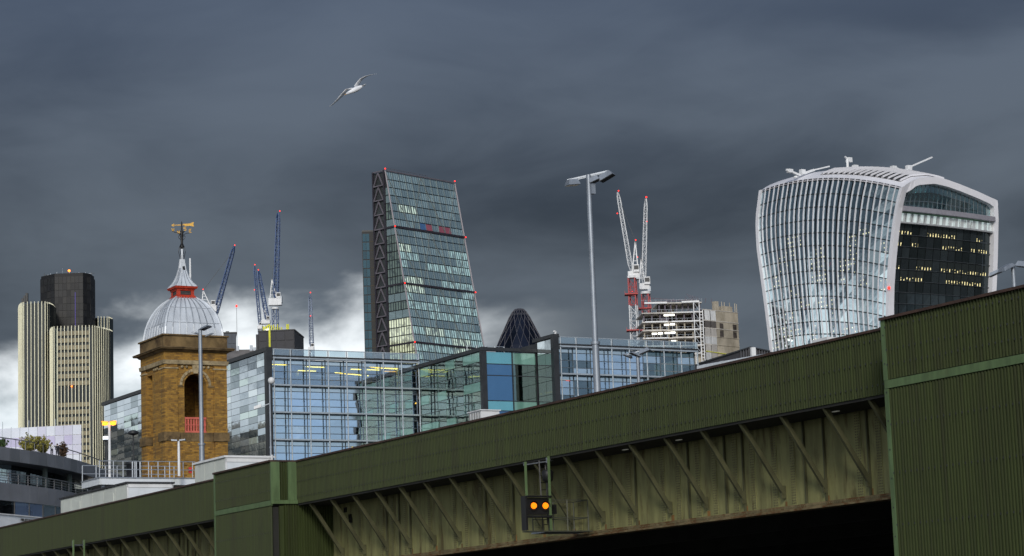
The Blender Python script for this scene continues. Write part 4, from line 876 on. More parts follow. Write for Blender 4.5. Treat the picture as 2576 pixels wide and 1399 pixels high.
# ------------------------------------------------------------------ ribbed slab tower with dark core (far left)
cream = mat('cream_fin', (.86, .83, .62), .55, .1, .1, .15, (1, 1, .2)); tan_ = mat('tan_spandrel', (.25, .215, .135), .7, 0, .2, .2)
tglass = mirror('bronze_black_glass', (.010, .011, .012), (.5, .55, .55), .05, .1)
darkcore = mat('charcoal_cladding', (.009, .009, .010), .6, 0, .35, .05, (1, 1, 1), 0, .4)
def wp(vx, Y, vy=900): q = atY(vx, vy, Y); return (q.x, q.y)
t42 = thing('ribbed_skyscraper', 'skyscraper with cream vertical ribs and a taller charcoal core, far left', 'skyscraper', V3((*wp(165, 1020), GROUNDZ)))
def leaf(poly, back, top_vy, fin_sp, finm, name_top, style0, flat=False):
    pts = [wp(v, y) for v, y in poly]; zt = zat(pts[len(pts) // 2], top_vy)
    body = [((1 - .003) * x, y + .9) for x, y in pts] + [wp(v, y) for v, y in back]
    MB().prism(body, GROUNDZ, zt - .6).build('leaf_body', tglass, t42)
    seg = [(V3((*a, 0)), V3((*b, 0))) for a, b in zip(pts, pts[1:])]; tot = sum((b - a).length for a, b in seg)
    n = max(2, int(round(tot / fin_sp))); P = []
    for i in range(n + 1):
        d = tot * i / n
        for a, b in seg:
            L = (b - a).length
            if d <= L + 1e-6: P.append((a + (b - a) * (d / L), (b - a).normalized())); break
            d -= L
    for q, e in P:
        nrm = V3((e.y, -e.x, 0)); m = MB(); m.obox(q + nrm * .15 + UP * ((zt + GROUNDZ) / 2), e * .125, nrm * .20, UP * ((zt - GROUNDZ) / 2)); m.build('fin', finm, t42)
    fl = 3.08; rows = int((zt - 55) / fl)
    for i, ((q, e), (q2, e2)) in enumerate(zip(P, P[1:])):
        nrm = V3((e.y, -e.x, 0)); style = (lambda i_, n_: 1 if abs((q2 - q).normalized().y) < .04 else 0) if flat else style0; c = (q + q2) / 2; hw = (q2 - q).length / 2 - .26
        if style(i, n) == 0: m = MB(); m.obox(c - nrm * .12 + UP * ((zt + GROUNDZ) / 2 - .5), e * hw, nrm * .06, UP * ((zt - GROUNDZ) / 2 - .6)); m.build('window_strip', tglass, t42)
        else:
            for j in range(rows):
                z = zt - 1.2 - j * fl; sm_ = style(i, n) == 2
                m = MB(); m.obox(c - nrm * .05 + UP * (z - fl + (1.1 if not sm_ else .8)), e * (hw if not sm_ else hw * .7), nrm * .08, UP * (.92 if not sm_ else .5)); 
                if not (style(i, n) == 1 and j in (8, 9)): m.build('spandrel', tan_ if not sm_ else cream, t42)
    return zt
leaf([(47.5, 1016), (49, 1008), (53, 1003), (59, 1000), (111, 1000), (122, 1003), (131, 1008), (137.5, 1016)], [(137.5, 1040), (47.5, 1040)], 758, 1.55, cream, 0, lambda i, n: 2 if i in (2, n - 5) else 0)
zt2 = leaf([(126.7, 1003), (128.5, 995), (133, 991), (138, 990), (228, 990), (236, 991.5), (258, 997), (274, 1003), (281.5, 1008)], [(272, 1040), (130, 1040)], 818, 1.5, cream, 0, lambda i, n: 0, True)
leaf([(231, 1046), (240, 1044), (272, 1046), (281.5, 1051)], [(272, 1070), (231, 1070)], 796, 1.36, cream, 0, lambda i, n: 0)
cps = [(102, 1034), (138, 1027), (210, 1027), (228, 1031), (240, 1040), (240, 1068), (102, 1068)]; zct = zat(wp(165, 1028), 686)
core = [wp(v, y) for v, y in cps]
MB().prism(core, GROUNDZ, zct - 1.6).build('core', darkcore, t42)
MB().prism([wp(v, y) for v, y in [(104, 1035), (138, 1028.5), (210, 1028.5), (228, 1032), (238, 1040), (238, 1066), (104, 1066)]], zct - 1.59, zct - .2).build('core_crown', darkcore, t42)
pan = [mat('core_panel_%d' % i, c, .6, 0, .2, .3) for i, c in enumerate([(.007, .007, .008), (.014, .014, .015), (.010, .010, .010), (.019, .018, .017)])]
for (a, b, nc) in (((138, 1027), (210, 1027), 7), ((102, 1034), (138, 1027), 4), ((210, 1027), (228, 1031), 2), ((228, 1031), (240, 1040), 2)):
    A0, B0 = V3((*wp(*a), 0)), V3((*wp(*b), 0)); e = (B0 - A0).normalized(); nn = V3((e.y, -e.x, 0)); L = (B0 - A0).length
    for i in range(nc):
        for j in range(9):
            if rnd(0, 1) < .12: continue
            z1_ = zct - 2.0 - j * 3.08; c0 = A0 + e * (L * i / nc + .08) + nn * .12; c1 = A0 + e * (L * (i + 1) / nc - .08) + nn * .12
            MB().slab(c0 + UP * (z1_ - 2.9), c1 + UP * (z1_ - 2.9), c1 + UP * z1_, c0 + UP * z1_, .1).build('core_panel', random.choice(pan), t42)
q = V3((*wp(190, 1026.7), 0)); MB().obox(q + UP * (zat(q, 780)), V3((.12, 0, 0)), V3((0, .1, 0)), UP * 8).build('violet_strip_light', emi('violet_strip', (.12, .08, .5), .12), t42)
for i in range(16):
    x, y = wp(112 + i * 8, 1036); m = MB(); m.bar((x, y, zct - .3), (x, y, zct + rnd(.5, 2.0)), .16); m.bar((x, y, zct + .6), (wp(120 + i * 8, 1036)[0], y, zct + .6), .12); m.build('roof_gear', galv if i % 3 else dark, t42)
q = V3((*wp(175, 1032), zct + 1.2)); MB().bar(q - UP * 1.5, q, .2).build('beacon_post', dark, t42); MB().ball(q + UP * .3, .55, 8).build('beacon', emi('orange_beacon', (1, .18, .02), 4), t42)
MB().tube((wp(158, 1040)[0], wp(158, 1040)[1], zct - .3), (wp(158, 1040)[0], wp(158, 1040)[1], zct + 4.2), .1, .05, 6).build('aerial', galv, t42)
for i in range(3):
    x, y = wp(58 + i * 5, 1020); zt = zat((x, y), 758); MB().obox(V3((x, y, zt + .3 + i * .6)), V3((.5, 0, 0)), V3((0, .8, 0)), UP * (.9 + i * .6)).build('roof_plant', dark, t42)
q = V3((*wp(180, 989.3), 0)); MB().ball(q + UP * zat(q, 972), .35, 6).build('warning_lamp', MT['orange_beacon'], t42)

# ------------------------------------------------------------------ wedge shaped glass skyscraper
o = atY(968, 429, 1020); LH = Frame(o.x, o.y, -47.6); zL = o.z
XE = LH.at(1143, 461, y=0).x; kS = -LH.at(1045, 880, x=0).y / (zL - LH.at(1045, 880, x=0).z); YB = LH.at(937, 440, x=0).y
lead = thing('wedge_skyscraper', 'tall wedge shaped glass skyscraper with sloping front and exposed lattice side', 'skyscraper', LH(XE / 2, 0, GROUNDZ))
Ysl = lambda z: -kS * (zL - z)
bx_ = tuple(LH.X); by_ = tuple(LH.Y)
sp_ = (bx_, 4.6, (.38, .50, .49)); bd = mirror('wedge_dark', (.12, .17, .17), (.74, .92, .95), .40, .06, None, (bx_, 4.6, (.22, .29, .29))); bm = mirror('wedge_mid', (.15, .215, .22), (.76, .94, .97), .42, .06, None, sp_)
bl = mirror('wedge_lit', (.16, .23, .23), (.74, .92, .95), .34, .06, ((.55, .86, .82), .50, bx_, 4.6), sp_); bl2 = mirror('wedge_lit_warm', (.13, .17, .15), (.68, .82, .82), .28, .06, ((.80, .95, .74), .70, bx_, 4.6), sp_)
bpk = mirror('wedge_pink_blind', (.30, .075, .10), (.6, .7, .75), .14, .06); bbl = mirror('wedge_blue_blind', (.06, .14, .30), (.6, .7, .8), .16, .06)
wglow = mirror('wedge_west_glow', (.30, .31, .20), (.95, 1, .9), .45, .08, ((.92, 1.0, .68), 1.0, by_, 4.0)); wdk = mirror('wedge_west', (.05, .065, .065), (.6, .7, .72), .24, .06, ((.55, .75, .6), .18, by_, 4.0))  # bright reflection patch low on the west side put in as glow
lev = [zL] + [LH.at(vx, vy, y=-14).z for vx, vy in ()]
sec = [zL - .4]
for vx, vy in ((986, 569), (1018, 713), (1043, 861)):
    z_ = zL - 30
    for _ in range(20): z_ = LH.at(vx, vy, y=Ysl(z_)).z
    sec.append(z_)
sec.append(sec[-1] - (sec[-2] - sec[-1]))
NCOL = 11; fcount = 0
for si in range(4):
    zt, zb = sec[si], sec[si + 1]; nf = 7
    for f in range(nf):
        z1_ = zt - (zt - zb) * (f + .06) / nf; z0_ = zt - (zt - zb) * (f + .94) / nf
        if z1_ < 55 or (si == 3 and f > 2): continue
        for c in range(NCOL):
            x0, x1 = XE * c / NCOL + .12, XE * (c + 1) / NCOL - .12; u = rnd(0, 1) if c % 3 == f % 3 or c == 0 else u
            if si == 0: mt_ = (bpk if c in (5, 7, 8) else bbl if c == 4 else bd) if f == 6 and 3 < c < 9 else (bl2 if u < .05 else bd if u < .6 else bm)
            elif si == 1: mt_ = (bd if u < .85 else bm) if f < 2 else (bl if u < .5 else bl2 if u < .62 else bm if u < .8 else bd) if f != 5 else (bd if u < .6 else bm)
            else: mt_ = bl if u < .55 else bl2 if u < .66 else bm if u < .9 else bd
            if si == 1 and f == 6 and c < 3: mt_ = bl2
            j = rnd(-.02, .02)
            MB().slab(LH(x0, Ysl(z0_) + j, z0_), LH(x1, Ysl(z0_) - j, z0_), LH(x1, Ysl(z1_) + j, z1_), LH(x0, Ysl(z1_) - j, z1_), .15).build('pane', mt_, lead)
        # west side panes
        y0w = Ysl(z0_); nw = max(1, int(-y0w / 5.5) + (1 if -y0w > 2 else 0))
        if -y0w > 1.5:
            for c in range(nw):
                ya, yb = y0w + (-y0w) * c / nw + .15, y0w + (-y0w) * (c + 1) / nw - .15
                yt = ya if c else Ysl(z1_) + .15
                if yt >= yb - .1: continue
                mt_ = wglow if (si == 2 and f >= 4) or si == 3 else wdk if u < .6 else bd
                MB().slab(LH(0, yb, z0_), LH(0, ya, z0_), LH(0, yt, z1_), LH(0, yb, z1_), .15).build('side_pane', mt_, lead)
spur = mat('dark_violet_steel', (.034, .030, .040), .5, .3, .2, .3); spurl = mat('mauve_grey_steel', (.14, .127, .147), .5, .2, .15, .3)
mframe = mat('grey_mega_frame', (.16, .18, .185), .5, .3, .15, .3)
# body behind the panes
m = MB(); zb = GROUNDZ
vs = [LH(.3, Ysl(zL) + .4, zL - .3), LH(XE - .3, Ysl(zL) + .4, zL - .3), LH(XE - .3, 7.6, zL - .3), LH(.3, 7.6, zL - .3)] + [LH(.3, Ysl(zb) + .4, zb), LH(XE - .3, Ysl(zb) + .4, zb), LH(XE - .3, 7.6, zb), LH(.3, 7.6, zb)]
m.add(vs, [(0, 1, 2, 3), (7, 6, 5, 4), (0, 4, 5, 1), (1, 5, 6, 2), (2, 6, 7, 3), (3, 7, 4, 0)]); m.build('inner_body', mat('wedge_inner', (.030, .036, .038), .7, 0, .3, .2), lead)
for i, z in enumerate(sec[1:4]):
    MB().bar(LH(-.3, Ysl(z) - .35, z), LH(XE + .2, Ysl(z) - .35, z), .5, .9).build('mega_beam', spur, lead)
    MB().bar(LH(-.35, Ysl(z) - .3, z), LH(-.35, 0, z), .5, .8).build('mega_beam', spur, lead)
    for x in (-.3, XE + .2):
        c = LH(x, Ysl(z) - .8, z); MB().ball(c, .30, 8).build('warning_lamp', redlamp, lead)
MB().bar(LH(-.2, -.3, zL), LH(XE + .2, -.3, zL), .6, .5).build('roof_beam', spurl, lead)
MB().bar(LH(-.2, -.1, zL + 1.2), LH(XE * .6, -.1, zL + 1.0), .15, .15).build('roof_rail', spurl, lead)
for x in (.0, XE): MB().ball(LH(x, -.3, zL + .8), .32, 8).build('warning_lamp', redlamp, lead)
for c in range(0, NCOL + 1):
    x = XE * c / NCOL; zb_ = 52
    MB().bar(LH(x, Ysl(zL) - .12, zL - .3), LH(x, Ysl(zb_) - .12, zb_), .34 if c % 4 in (0, 3) else .14, .25, up=LH.X).build('mullion', mframe, lead)
for si in range(3):      # diagonals of the frame behind the glass
    for c0, c1 in ((0, 2.5), (5.5, 3), (5.5, 8), (11, 8.6)):
        za, zb_ = sec[si], sec[si + 1]; MB().bar(LH(XE * c0 / NCOL, Ysl(za) - .16, za), LH(XE * c1 / NCOL, Ysl(zb_) - .16, zb_), .32, .2, up=LH.X).build('brace', mframe, lead)
for x in (0, XE): MB().bar(LH(x, Ysl(zL) - .2, zL), LH(x, Ysl(50) - .2, 50), .55, .5).build('edge_column', spurl, lead)
# lattice side
for y, w in ((.5, .8), (YB - .4, .8)): MB().fbox(LH, -.5, .3, y - w / 2, y + w / 2, GROUNDZ, zL + .3).build('lattice_column', spur, lead)
MB().fbox(LH, .5, 1.0, .9, YB - .8, GROUNDZ, zL - .4).build('lattice_back', spur, lead)
stp = (sec[1] - sec[2]) / 4.0; z = zL; i = 0
while z > 58:
    z2 = z - stp; y0_, y1_ = .9, YB - .8; ym = (y0_ + y1_) / 2
    MB().bar(LH(-.4, y0_ + .2, z2), LH(-.4, ym, z - .6), .5, .5).build('lattice_brace', spurl, lead); MB().bar(LH(-.4, y1_ - .2, z2), LH(-.4, ym, z - .6), .5, .5).build('lattice_brace', spurl, lead)
    MB().bar(LH(-.4, y0_, z), LH(-.4, y1_, z), .5, .5).build('lattice_tie', spurl, lead); z = z2
# darker slab behind its left side
dk = Frame(*wp(913, 1055, 700), -3); zt = zat(dk(2, 0, 0), 583); xr = dk.at(950, 700, y=0).x
dkb = thing('dark_tower', 'narrow dark tower with blue glass strip, left of the wedge skyscraper', 'tower block', dk(xr / 2, 5, GROUNDZ))
MB().fbox(dk, 0, xr, 0, 14, GROUNDZ, zt).build('body', mat('near_black_cladding', (.012, .012, .013), .6, 0, .3, .2), dkb)
nz_ = 22; bz = lin(zt - 95, zt - .8, 23)
db = [mirror('dark_blue_%d' % i, c, (.4, .65, .8), .03, .05) for i, c in enumerate([(.012, .040, .060), (.008, .022, .034), (.018, .05, .072)])]
for j in range(23):
    for i in range(2): MB().fbox(dk, .3 + i * 1.6, 1.75 + i * 1.6, -.12, -.02, bz[j] + .25, bz[j + 1] - .2).build('pane', random.choice(db), dkb)
for j in range(23): MB().fbox(dk, 3.7, xr - .1, -.08, -.01, bz[j] + .1, bz[j] + .4).build('band', mat('umber_band', (.06, .05, .03), .7), dkb)
MB().fbox(dk, 0, xr, .3, .4, zt, zt + .7).build('roof_edge', dark, dkb)

# ------------------------------------------------------------------ bullet shaped tower
c = atY(1306, 776, 1150); gk = thing('bullet_tower', 'dark rounded tower top with pale spiral lattice between the glass offices', 'skyscraper', V3((c.x, c.y, GROUNDZ)))
GP = [(0.4, 0), (2.0, -.35), (3.1, -1.3), (4.6, -3.4), (6.75, -8.0), (9.0, -12.7), (12.0, -19.1), (15.0, -27), (18.5, -37), (21.5, -49), (24.5, -66), (26.5, -84), (27.5, -105), (26, -135), (24, -c.z + GROUNDZ)]
def gr_(h):
    for (r0, h0), (r1, h1) in zip(GP, GP[1:]):
        if h1 <= h <= h0: return r0 + (r1 - r0) * (h - h0) / (h1 - h0)
    return GP[-1][0]
m = MB(); m.lathe((c.x, c.y, c.z), [(r_ * .97, h) for r_, h in GP], 36); m.v = m.v; m.build('body', mat('bullet_inner', (.010, .012, .020), .6, 0, .2, .2), gk)
hs_ = [-.5, -1.8, -4.5, -8.5, -13.5, -19.5, -26.5, -34.5, -43.5]; NG = 18
def gpt(k, j, off=0.0): h = hs_[j]; a = (k + .5 * j) * 2 * pi / NG; r_ = gr_(h) + off; return V3((c.x + r_ * cos(a), c.y + r_ * sin(a), c.z + h))
gm = [mirror('bullet_glass_%d' % i, cc, (.30, .34, .44), .03, .08) for i, cc in enumerate([(.004, .005, .011), (.006, .007, .015), (.003, .004, .007)])]
for j in range(1, len(hs_) - 1):
    for k in range(NG):
        if sin((k + .5 * j) * 2 * pi / NG) > .35: continue
        ct = (gpt(k, j - 1 + 0, 0) if False else None)
        top, l_, r_, bt = gpt(k + .5, j - 1), gpt(k, j), gpt(k + 1, j), gpt(k + .5 - 1 + .5, j + 1) if False else gpt(k, j + 1)
        # rows shift by half a bay, so the diamond's top and bottom share the bay's middle
        top = gpt(k + 1, j - 1); bt = gpt(k, j + 1)
        m = MB(); m.add([l_, bt, r_, top], [(0, 1, 2, 3)]); m.build('diamond_pane', gm[(k + j) % 3 if rnd(0, 1) < .7 else 0], gk)
grib = mat('bullet_lattice', (.085, .085, .10), .5, .2, .2, .5)
for sg in (0, 1):
    for k in range(NG):
        m = MB()
        for j in range(len(hs_) - 1): m.bar(gpt(k - (0 if sg == 0 else j), j, .12), gpt(k - (0 if sg == 0 else j + 1), j + 1, .12), .19)
        m.build('spiral_rib', grib, gk)
m = MB(); m.lathe((c.x, c.y, c.z - .7), [(2.6, 0), (2.5, .25), (1.2, .65), (.1, .8)], 18); m.build('cap', grib, gk)

# ------------------------------------------------------------------ flared white ribbed skyscraper
zv = lambda zx, zy: ((3000 + zx / 1.646) / 1.59, (600 + zy / 1.646) / 1.59)      # picture notes were taken in an enlarged crop
o = atY(*zv(912, 1130), 745); WK = Frame(o.x, o.y, -35.0); WL = 62.0       # X runs along the dark front, Y along the ribbed side
wk = thing('flared_skyscraper', 'white ribbed glass skyscraper that swells towards its curved roof, at right', 'skyscraper', WK(24, 31, GROUNDZ))
def curve(pts, x):
    c_ = [WK.at(*zv(*p), x=x) for p in pts]; c_.sort(key=lambda q: q.z); return c_
SWc = curve([(1003, 245), (975, 350), (955, 480), (940, 600), (925, 750), (915, 900), (911, 1050), (911, 1130)], 0)
NWc = curve([(75, 265), (55, 420), (52, 520), (60, 650), (80, 800), (105, 980), (130, 1180), (145, 1320)], 0)
XEt = WK.at(*zv(1612, 970), y=SWc[3].y).x
SEc = curve([(1622, 335), (1628, 450), (1625, 600), (1622, 750), (1612, 970)], XEt)
def cy(c_, z):
    if z <= c_[0].z: return c_[0].y
    for a, b in zip(c_, c_[1:]):
        if a.z <= z <= b.z: return a.y + (b.y - a.y) * (z - a.z) / (b.z - a.z)
    return c_[-1].y
ZS, ZN, ZE = SWc[-1].z, NWc[-1].z, SEc[-1].z; WL = NWc[0].y
WB = GROUNDZ
def wtop(t): return ZS + (ZN - ZS) * t + 3.6 * 4 * t * (1 - t)
def wsurf(t, v, off=0.0):       # t along the side (0 = near corner), v height fraction
    zz = WB + (wtop(t) - WB) * v; z0 = WB + (ZS - WB) * v; z1 = WB + (ZN - WB) * v
    y = cy(SWc, z0) * (1 - t) + cy(NWc, z1) * t
    return WK(-1.2 * 4 * t * (1 - t) - off, y, zz)
def fy(x, z): return cy(SWc, z) + (cy(SEc, z) - cy(SWc, z)) * x / XEt      # the flaring front
RISE = [(0, 0), (.06, .36), (.16, .75), (.33, 1.0), (.45, .95), (.6, .75), (.8, .41), (1, 0)]
def rise(u):
    for (a, h0), (b, h1) in zip(RISE, RISE[1:]):
        if a <= u <= b: return h0 + (h1 - h0) * (u - a) / (b - a)
    return 0
def roof(t, u, off=0.0):
    a = wsurf(t, 1.0); e = WK(XEt + (2.4 * 4 * t * (1 - t)), cy(SEc, ZE) * (1 - t) + cy(NWc, ZN) * t, ZE + (ZN - ZS) * t + 3.0 * 4 * t * (1 - t))
    p = a + (e - a) * u; return p + UP * (4.9 * rise(u) + off)
wwhite = mat('white_aluminium_rib', (.78, .77, .80), .45, .1, .06, .1)
NRB = 27; NV = 22
wg = [mirror('ribbed_glass_%d' % i, b, t_, rf, .04) for i, (b, t_, rf) in enumerate([((.012, .024, .032), (.78, .94, 1.0), .66), ((.018, .032, .040), (.74, .91, .98), .62), ((.008, .018, .026), (.82, .96, 1.0), .69)])]
wlit = mirror('ribbed_glass_lit', (.03, .045, .05), (.75, .9, 1.0), .45, .04, ((1.0, .95, .55), 1.8, tuple(WK.Y), 5.0, 4.2))
NP = 13
VV = [(i / 30.0) for i in range(31)]; vlo = .40
vs_ = lin(vlo, .995, 22)
for i in range(NP):
    for j in range(22):
        t0, t1 = i / NP + .004, (i + 1) / NP - .004; v0, v1 = vs_[j] + .0012, vs_[j + 1] - .0012; jj = rnd(-.012, .012)
        a, b, c2, d2 = wsurf(t1, v0, jj), wsurf(t0, v0, -jj), wsurf(t0, v1, jj * .5), wsurf(t1, v1, -jj * .5)
        mt_ = wlit if (rnd(0, 1) < (.30 if 3 < j < 17 else .08)) else random.choice(wg)
        MB().slab(a, b, c2, d2, .15).build('pane', mt_, wk)
dks = mat('shadow_gap', (.012, .014, .016), .6)
for j in range(23): 
    m = MB(); pts = [wsurf(t, vs_[j], .06) for t in lin(0, 1, 20)]
    for a, b in zip(pts, pts[1:]): m.bar(a, b, .14, .15)
    m.build('floor_band', mat('dark_floor_band', (.03, .045, .05), .5), wk)
m = MB(); m.grid([[wsurf(t, v, -.5) for t in lin(0, 1, 20)] for v in lin(0, .998, 24)], True, True); m.build('side_body', dks, wk)
for i in range(NRB + 1):
    t = i / NRB; m = MB(); big = i in (0, NRB); w = .46 if not big else 1.3; pr = .20 if not big else .6
    L = [wsurf(t, v, 0) for v in lin(0, 1.0, 40)]; O = [wsurf(t, v, pr) for v in lin(0, 1.0, 40)]; hy = WK.Y * (w / 2)
    m.grid([[l + hy for l in L], [o_ + hy for o_ in O], [o_ - hy for o_ in O], [l - hy for l in L]], False, True)
    m.build('rib' if not big else 'corner_frame', wwhite, wk)
# roof skin, with open ribs over the garden
US = lin(0, 1, 24); TS = lin(0, 1, 28)
m = MB(); m.grid([[roof(t, u, 0) for u in US] for t in TS], True, True); m.grid([[roof(t, u, -.6) for u in US] for t in TS], True, False); m.build('roof_skin', wwhite, wk)
m = MB(); m.grid([[roof(t, u, .08) for u in lin(.05, .50, 16)] for t in lin(.04, .58, 24)], True, True); m.build('roof_glazing', dks, wk)
for i in range(1, 16):
    t = (i + .15) / NRB; m = MB(); L = [roof(t, u, .1) for u in lin(.045, .505, 20)]; O = [roof(t, u, .75) for u in lin(.045, .505, 20)]; hy = WK.Y * .28
    m.grid([[l + hy for l in L], [o_ + hy for o_ in O], [o_ - hy for o_ in O], [l - hy for l in L]], False, True); m.build('roof_rib', wwhite, wk)
# dark front with white frame
def arch(u, off=0.0): p = roof(0, u); l = p - WK.o; return V3((l.dot(WK.X), l.dot(WK.Y), l.z - off))
FW = 1.9; FT = 2.3
m = MB(); n = 30
outer = [(0, z) for z in lin(WB, ZS, 24)] + [(arch(u).x, arch(u).z) for u in lin(0, 1, 24)][1:] + [(XEt, z) for z in lin(ZE, WB, 24)][1:]
inner_ = [(FW, min(z, ZS - 1.6)) for z in lin(WB, ZS, 24)] + [(min(max(FW, arch(u).x), XEt - FW), arch(u).z - FT - (0 if .1 < u < .93 else .5)) for u in lin(0, 1, 24)][1:] + [(XEt - FW, min(z, ZE - 2)) for z in lin(ZE, WB, 24)][1:]
fq = lambda x, d, z: WK(x, fy(x, z) + d, z)
rows = [[fq(x, -.5, z) for x, z in inner_], [fq(x, -.6, z) for x, z in outer], [fq(x, 1.0, z) for x, z in outer]]
m.grid(rows, False); m.grid([[fq(x, 2.4, z) for x, z in inner_], [fq(x, -.5, z) for x, z in inner_]], False); m.build('front_frame', wwhite, wk)
zz = lambda zx, zy: WK.at(*zv(zx, zy), y=cy(SWc, ZS - 14) * .5 + cy(SEc, ZS - 14) * .5 + 1.2).z
zg0, zg1, zb0 = zz(1270, 420), zz(1270, 455), zz(1270, 510)
XL = lambda z: FW + .05
XRr = lambda z: XEt - FW - .05
fd = [mirror('louvred_glass_%d' % i, b, t_, .06, .08) for i, (b, t_) in enumerate([((.014, .018, .020), (.5, .6, .62)), ((.022, .028, .030), (.5, .6, .65)), ((.009, .012, .013), (.45, .55, .55))])]
flit = mirror('front_lit', (.02, .024, .024), (.5, .6, .6), .05, .08, ((1.0, .86, .42), 1.3, tuple(WK.X), 5.2, 2 * pi / ((zb0 - 66.2) / 21))); famb = mirror('front_amber', (.03, .026, .018), (.5, .55, .5), .05, .08, ((1.0, .62, .22), .5, tuple(WK.X), 6.2, 2 * pi / ((zb0 - 66.2) / 21)))
def bulge(f): return 1.3 - 1.8 * 4 * f * (1 - f) * .5
def fquad(f0, f1, z0, z1, nm, mt_, dy=0.0, t=.15):
    q = [fq(XL(z) + (XRr(z) - XL(z)) * f, bulge(f) + dy, z) for f, z in ((f0, z0), (f1, z0), (f1, z1), (f0, z1))]
    MB().slab(*q, t).build(nm, mt_, wk)
FR = lin(66, zb0 - .2, 21); NC = 13
for j in range(21):
    for i in range(NC):
        u = rnd(0, 1); lit = (j in (20, 19, 17, 16, 8, 7, 4, 3) and u < .58) or u < .06
        mt_ = famb if j == 12 and u < .75 else flit if lit else random.choice(fd)
        fquad(i / NC + .003, (i + 1) / NC - .003, FR[j] + .12, FR[j + 1] - .12, 'front_pane', mt_)
    m = MB(); pts = [fq(XL(FR[j]) + (XRr(FR[j]) - XL(FR[j])) * f, bulge(f) - .18, FR[j]) for f in lin(0, 1, 10)]
    for a, b in zip(pts, pts[1:]): m.bar(a, b, .3, .14)
    m.build('louvre', mat('louvre_grey', (.055, .062, .068), .5, .3), wk)
MB().slab(fq(XL(66), 1.4, WB), fq(XRr(66), 1.4, WB), fq(XRr(66), 1.4, 66), fq(XL(66), 1.4, 66), .2).build('lower_front', fd[0], wk)
for i in range(16): fquad(i / 16 + .003, (i + 1) / 16 - .003, zb0, zg1 - .1, 'terrace_screen', mirror('glowing_screen', (.80, .84, .84), (.9, 1, 1), .4, .1, ((.80, 1.0, .98), .45, tuple(WK.X), 2.2)), -.8)  # striped emission added to brighten the screen
m = MB()
for i in range(12):
    f0, f1 = i / 12, (i + 1) / 12
    a, b = [fq(XL(zg1) + (XRr(zg1) - XL(zg1)) * f, bulge(f) - 1.6, (zg0 + zg1) / 2 + .2) for f in (f0, f1)]; m.bar(a, b, 1.3, zg0 - zg1 - .2)
m.build('terrace_band', mat('lilac_grey_band', (.26, .25, .28), .5, .1, .1), wk)
for i in range(12):
    f0, f1 = i / 12, (i + 1) / 12; m = MB()
    a, b = [fq(XL(zb0) + (XRr(zb0) - XL(zb0)) * f, bulge(f) - .9, zb0 - .25) for f in (f0, f1)]; m.bar(a, b, 1.0, .5); m.build('ledge', mat('grey_ledge', (.30, .31, .32), .5), wk)
sg_ = [clearg('garden_glass_%d' % i, t_, .42, (.75, .97, 1)) for i, t_ in enumerate([(.55, .78, .80), (.42, .62, .66)])]
for i in range(20):
    f0, f1 = i / 20 + .002, (i + 1) / 20 - .002; xs = [XL(zg0) + (XRr(zg0) - XL(zg0)) * f for f in (f0, f1)]
    hh_ = []
    for x in xs:
        u = min(.995, max(.02, x / XEt)); hh_.append(arch(u).z - FT + .1)
    for j in range(3):
        za = [zg0 + (h_ - zg0) * j / 3 + .06 for h_ in hh_]; zc_ = [zg0 + (h_ - zg0) * (j + 1) / 3 - .06 for h_ in hh_]
        if min(zc_[0] - za[0], zc_[1] - za[1]) < .1: continue
        MB().slab(fq(xs[0], 1.3, za[0]), fq(xs[1], 1.3, za[1]), fq(xs[1], 1.3, zc_[1]), fq(xs[0], 1.3, zc_[0]), .1).build('garden_pane', random.choice(sg_), wk)
    MB().bar(fq(xs[0], 1.15, zg0), fq(xs[0], 1.15, hh_[0]), .14).build('garden_mullion', mat('garden_steel', (.12, .15, .16), .5), wk)
YS = fy(XEt / 2, zg0)
MB().fbox(WK, XL(zg0), XRr(zg0), YS + 2.6, 30, zg1 - .5, zg0 - .2).build('garden_floor', mat('garden_green', (.04, .09, .06), .8), wk)
MB().fbox(WK, XL(zg0) + 1, XRr(zg0) - 1, 26, 27, zg0, ZS + 1).build('garden_back', mat('garden_wall', (.28, .44, .46), .7, 0, .5, .3, (1, 1, .3)), wk)
for i in range(14):
    x = rnd(XL(zg0) + 2, XRr(zg0) - 3); MB().ball(WK(x, YS + rnd(5, 20), zg0 + rnd(.4, 1.4)), rnd(.5, 1.2), 7).build('garden_shrub', mat('shrub_green', (.03, .07, .03), .9), wk)
MB().fbox(WK, XEt - 1.4, XEt - .6, 2, WL, WB, ZE - 1).build('east_side', fd[0], wk)
MB().fbox(WK, 4, XEt - 6, 4, WL - 3, WB, zg1 - .6).build('inner_core', dks, wk)
MB().fbox(WK, 3, XEt - 6, WL - 2, WL - 1.2, WB, ZN - 6).build('north_side', fd[1], wk)
q = WK.at(*zv(915, 908), x=-.9); MB().ball(WK(-.9, q.y, q.z), .5, 8).build('warning_lamp', redlamp, wk)
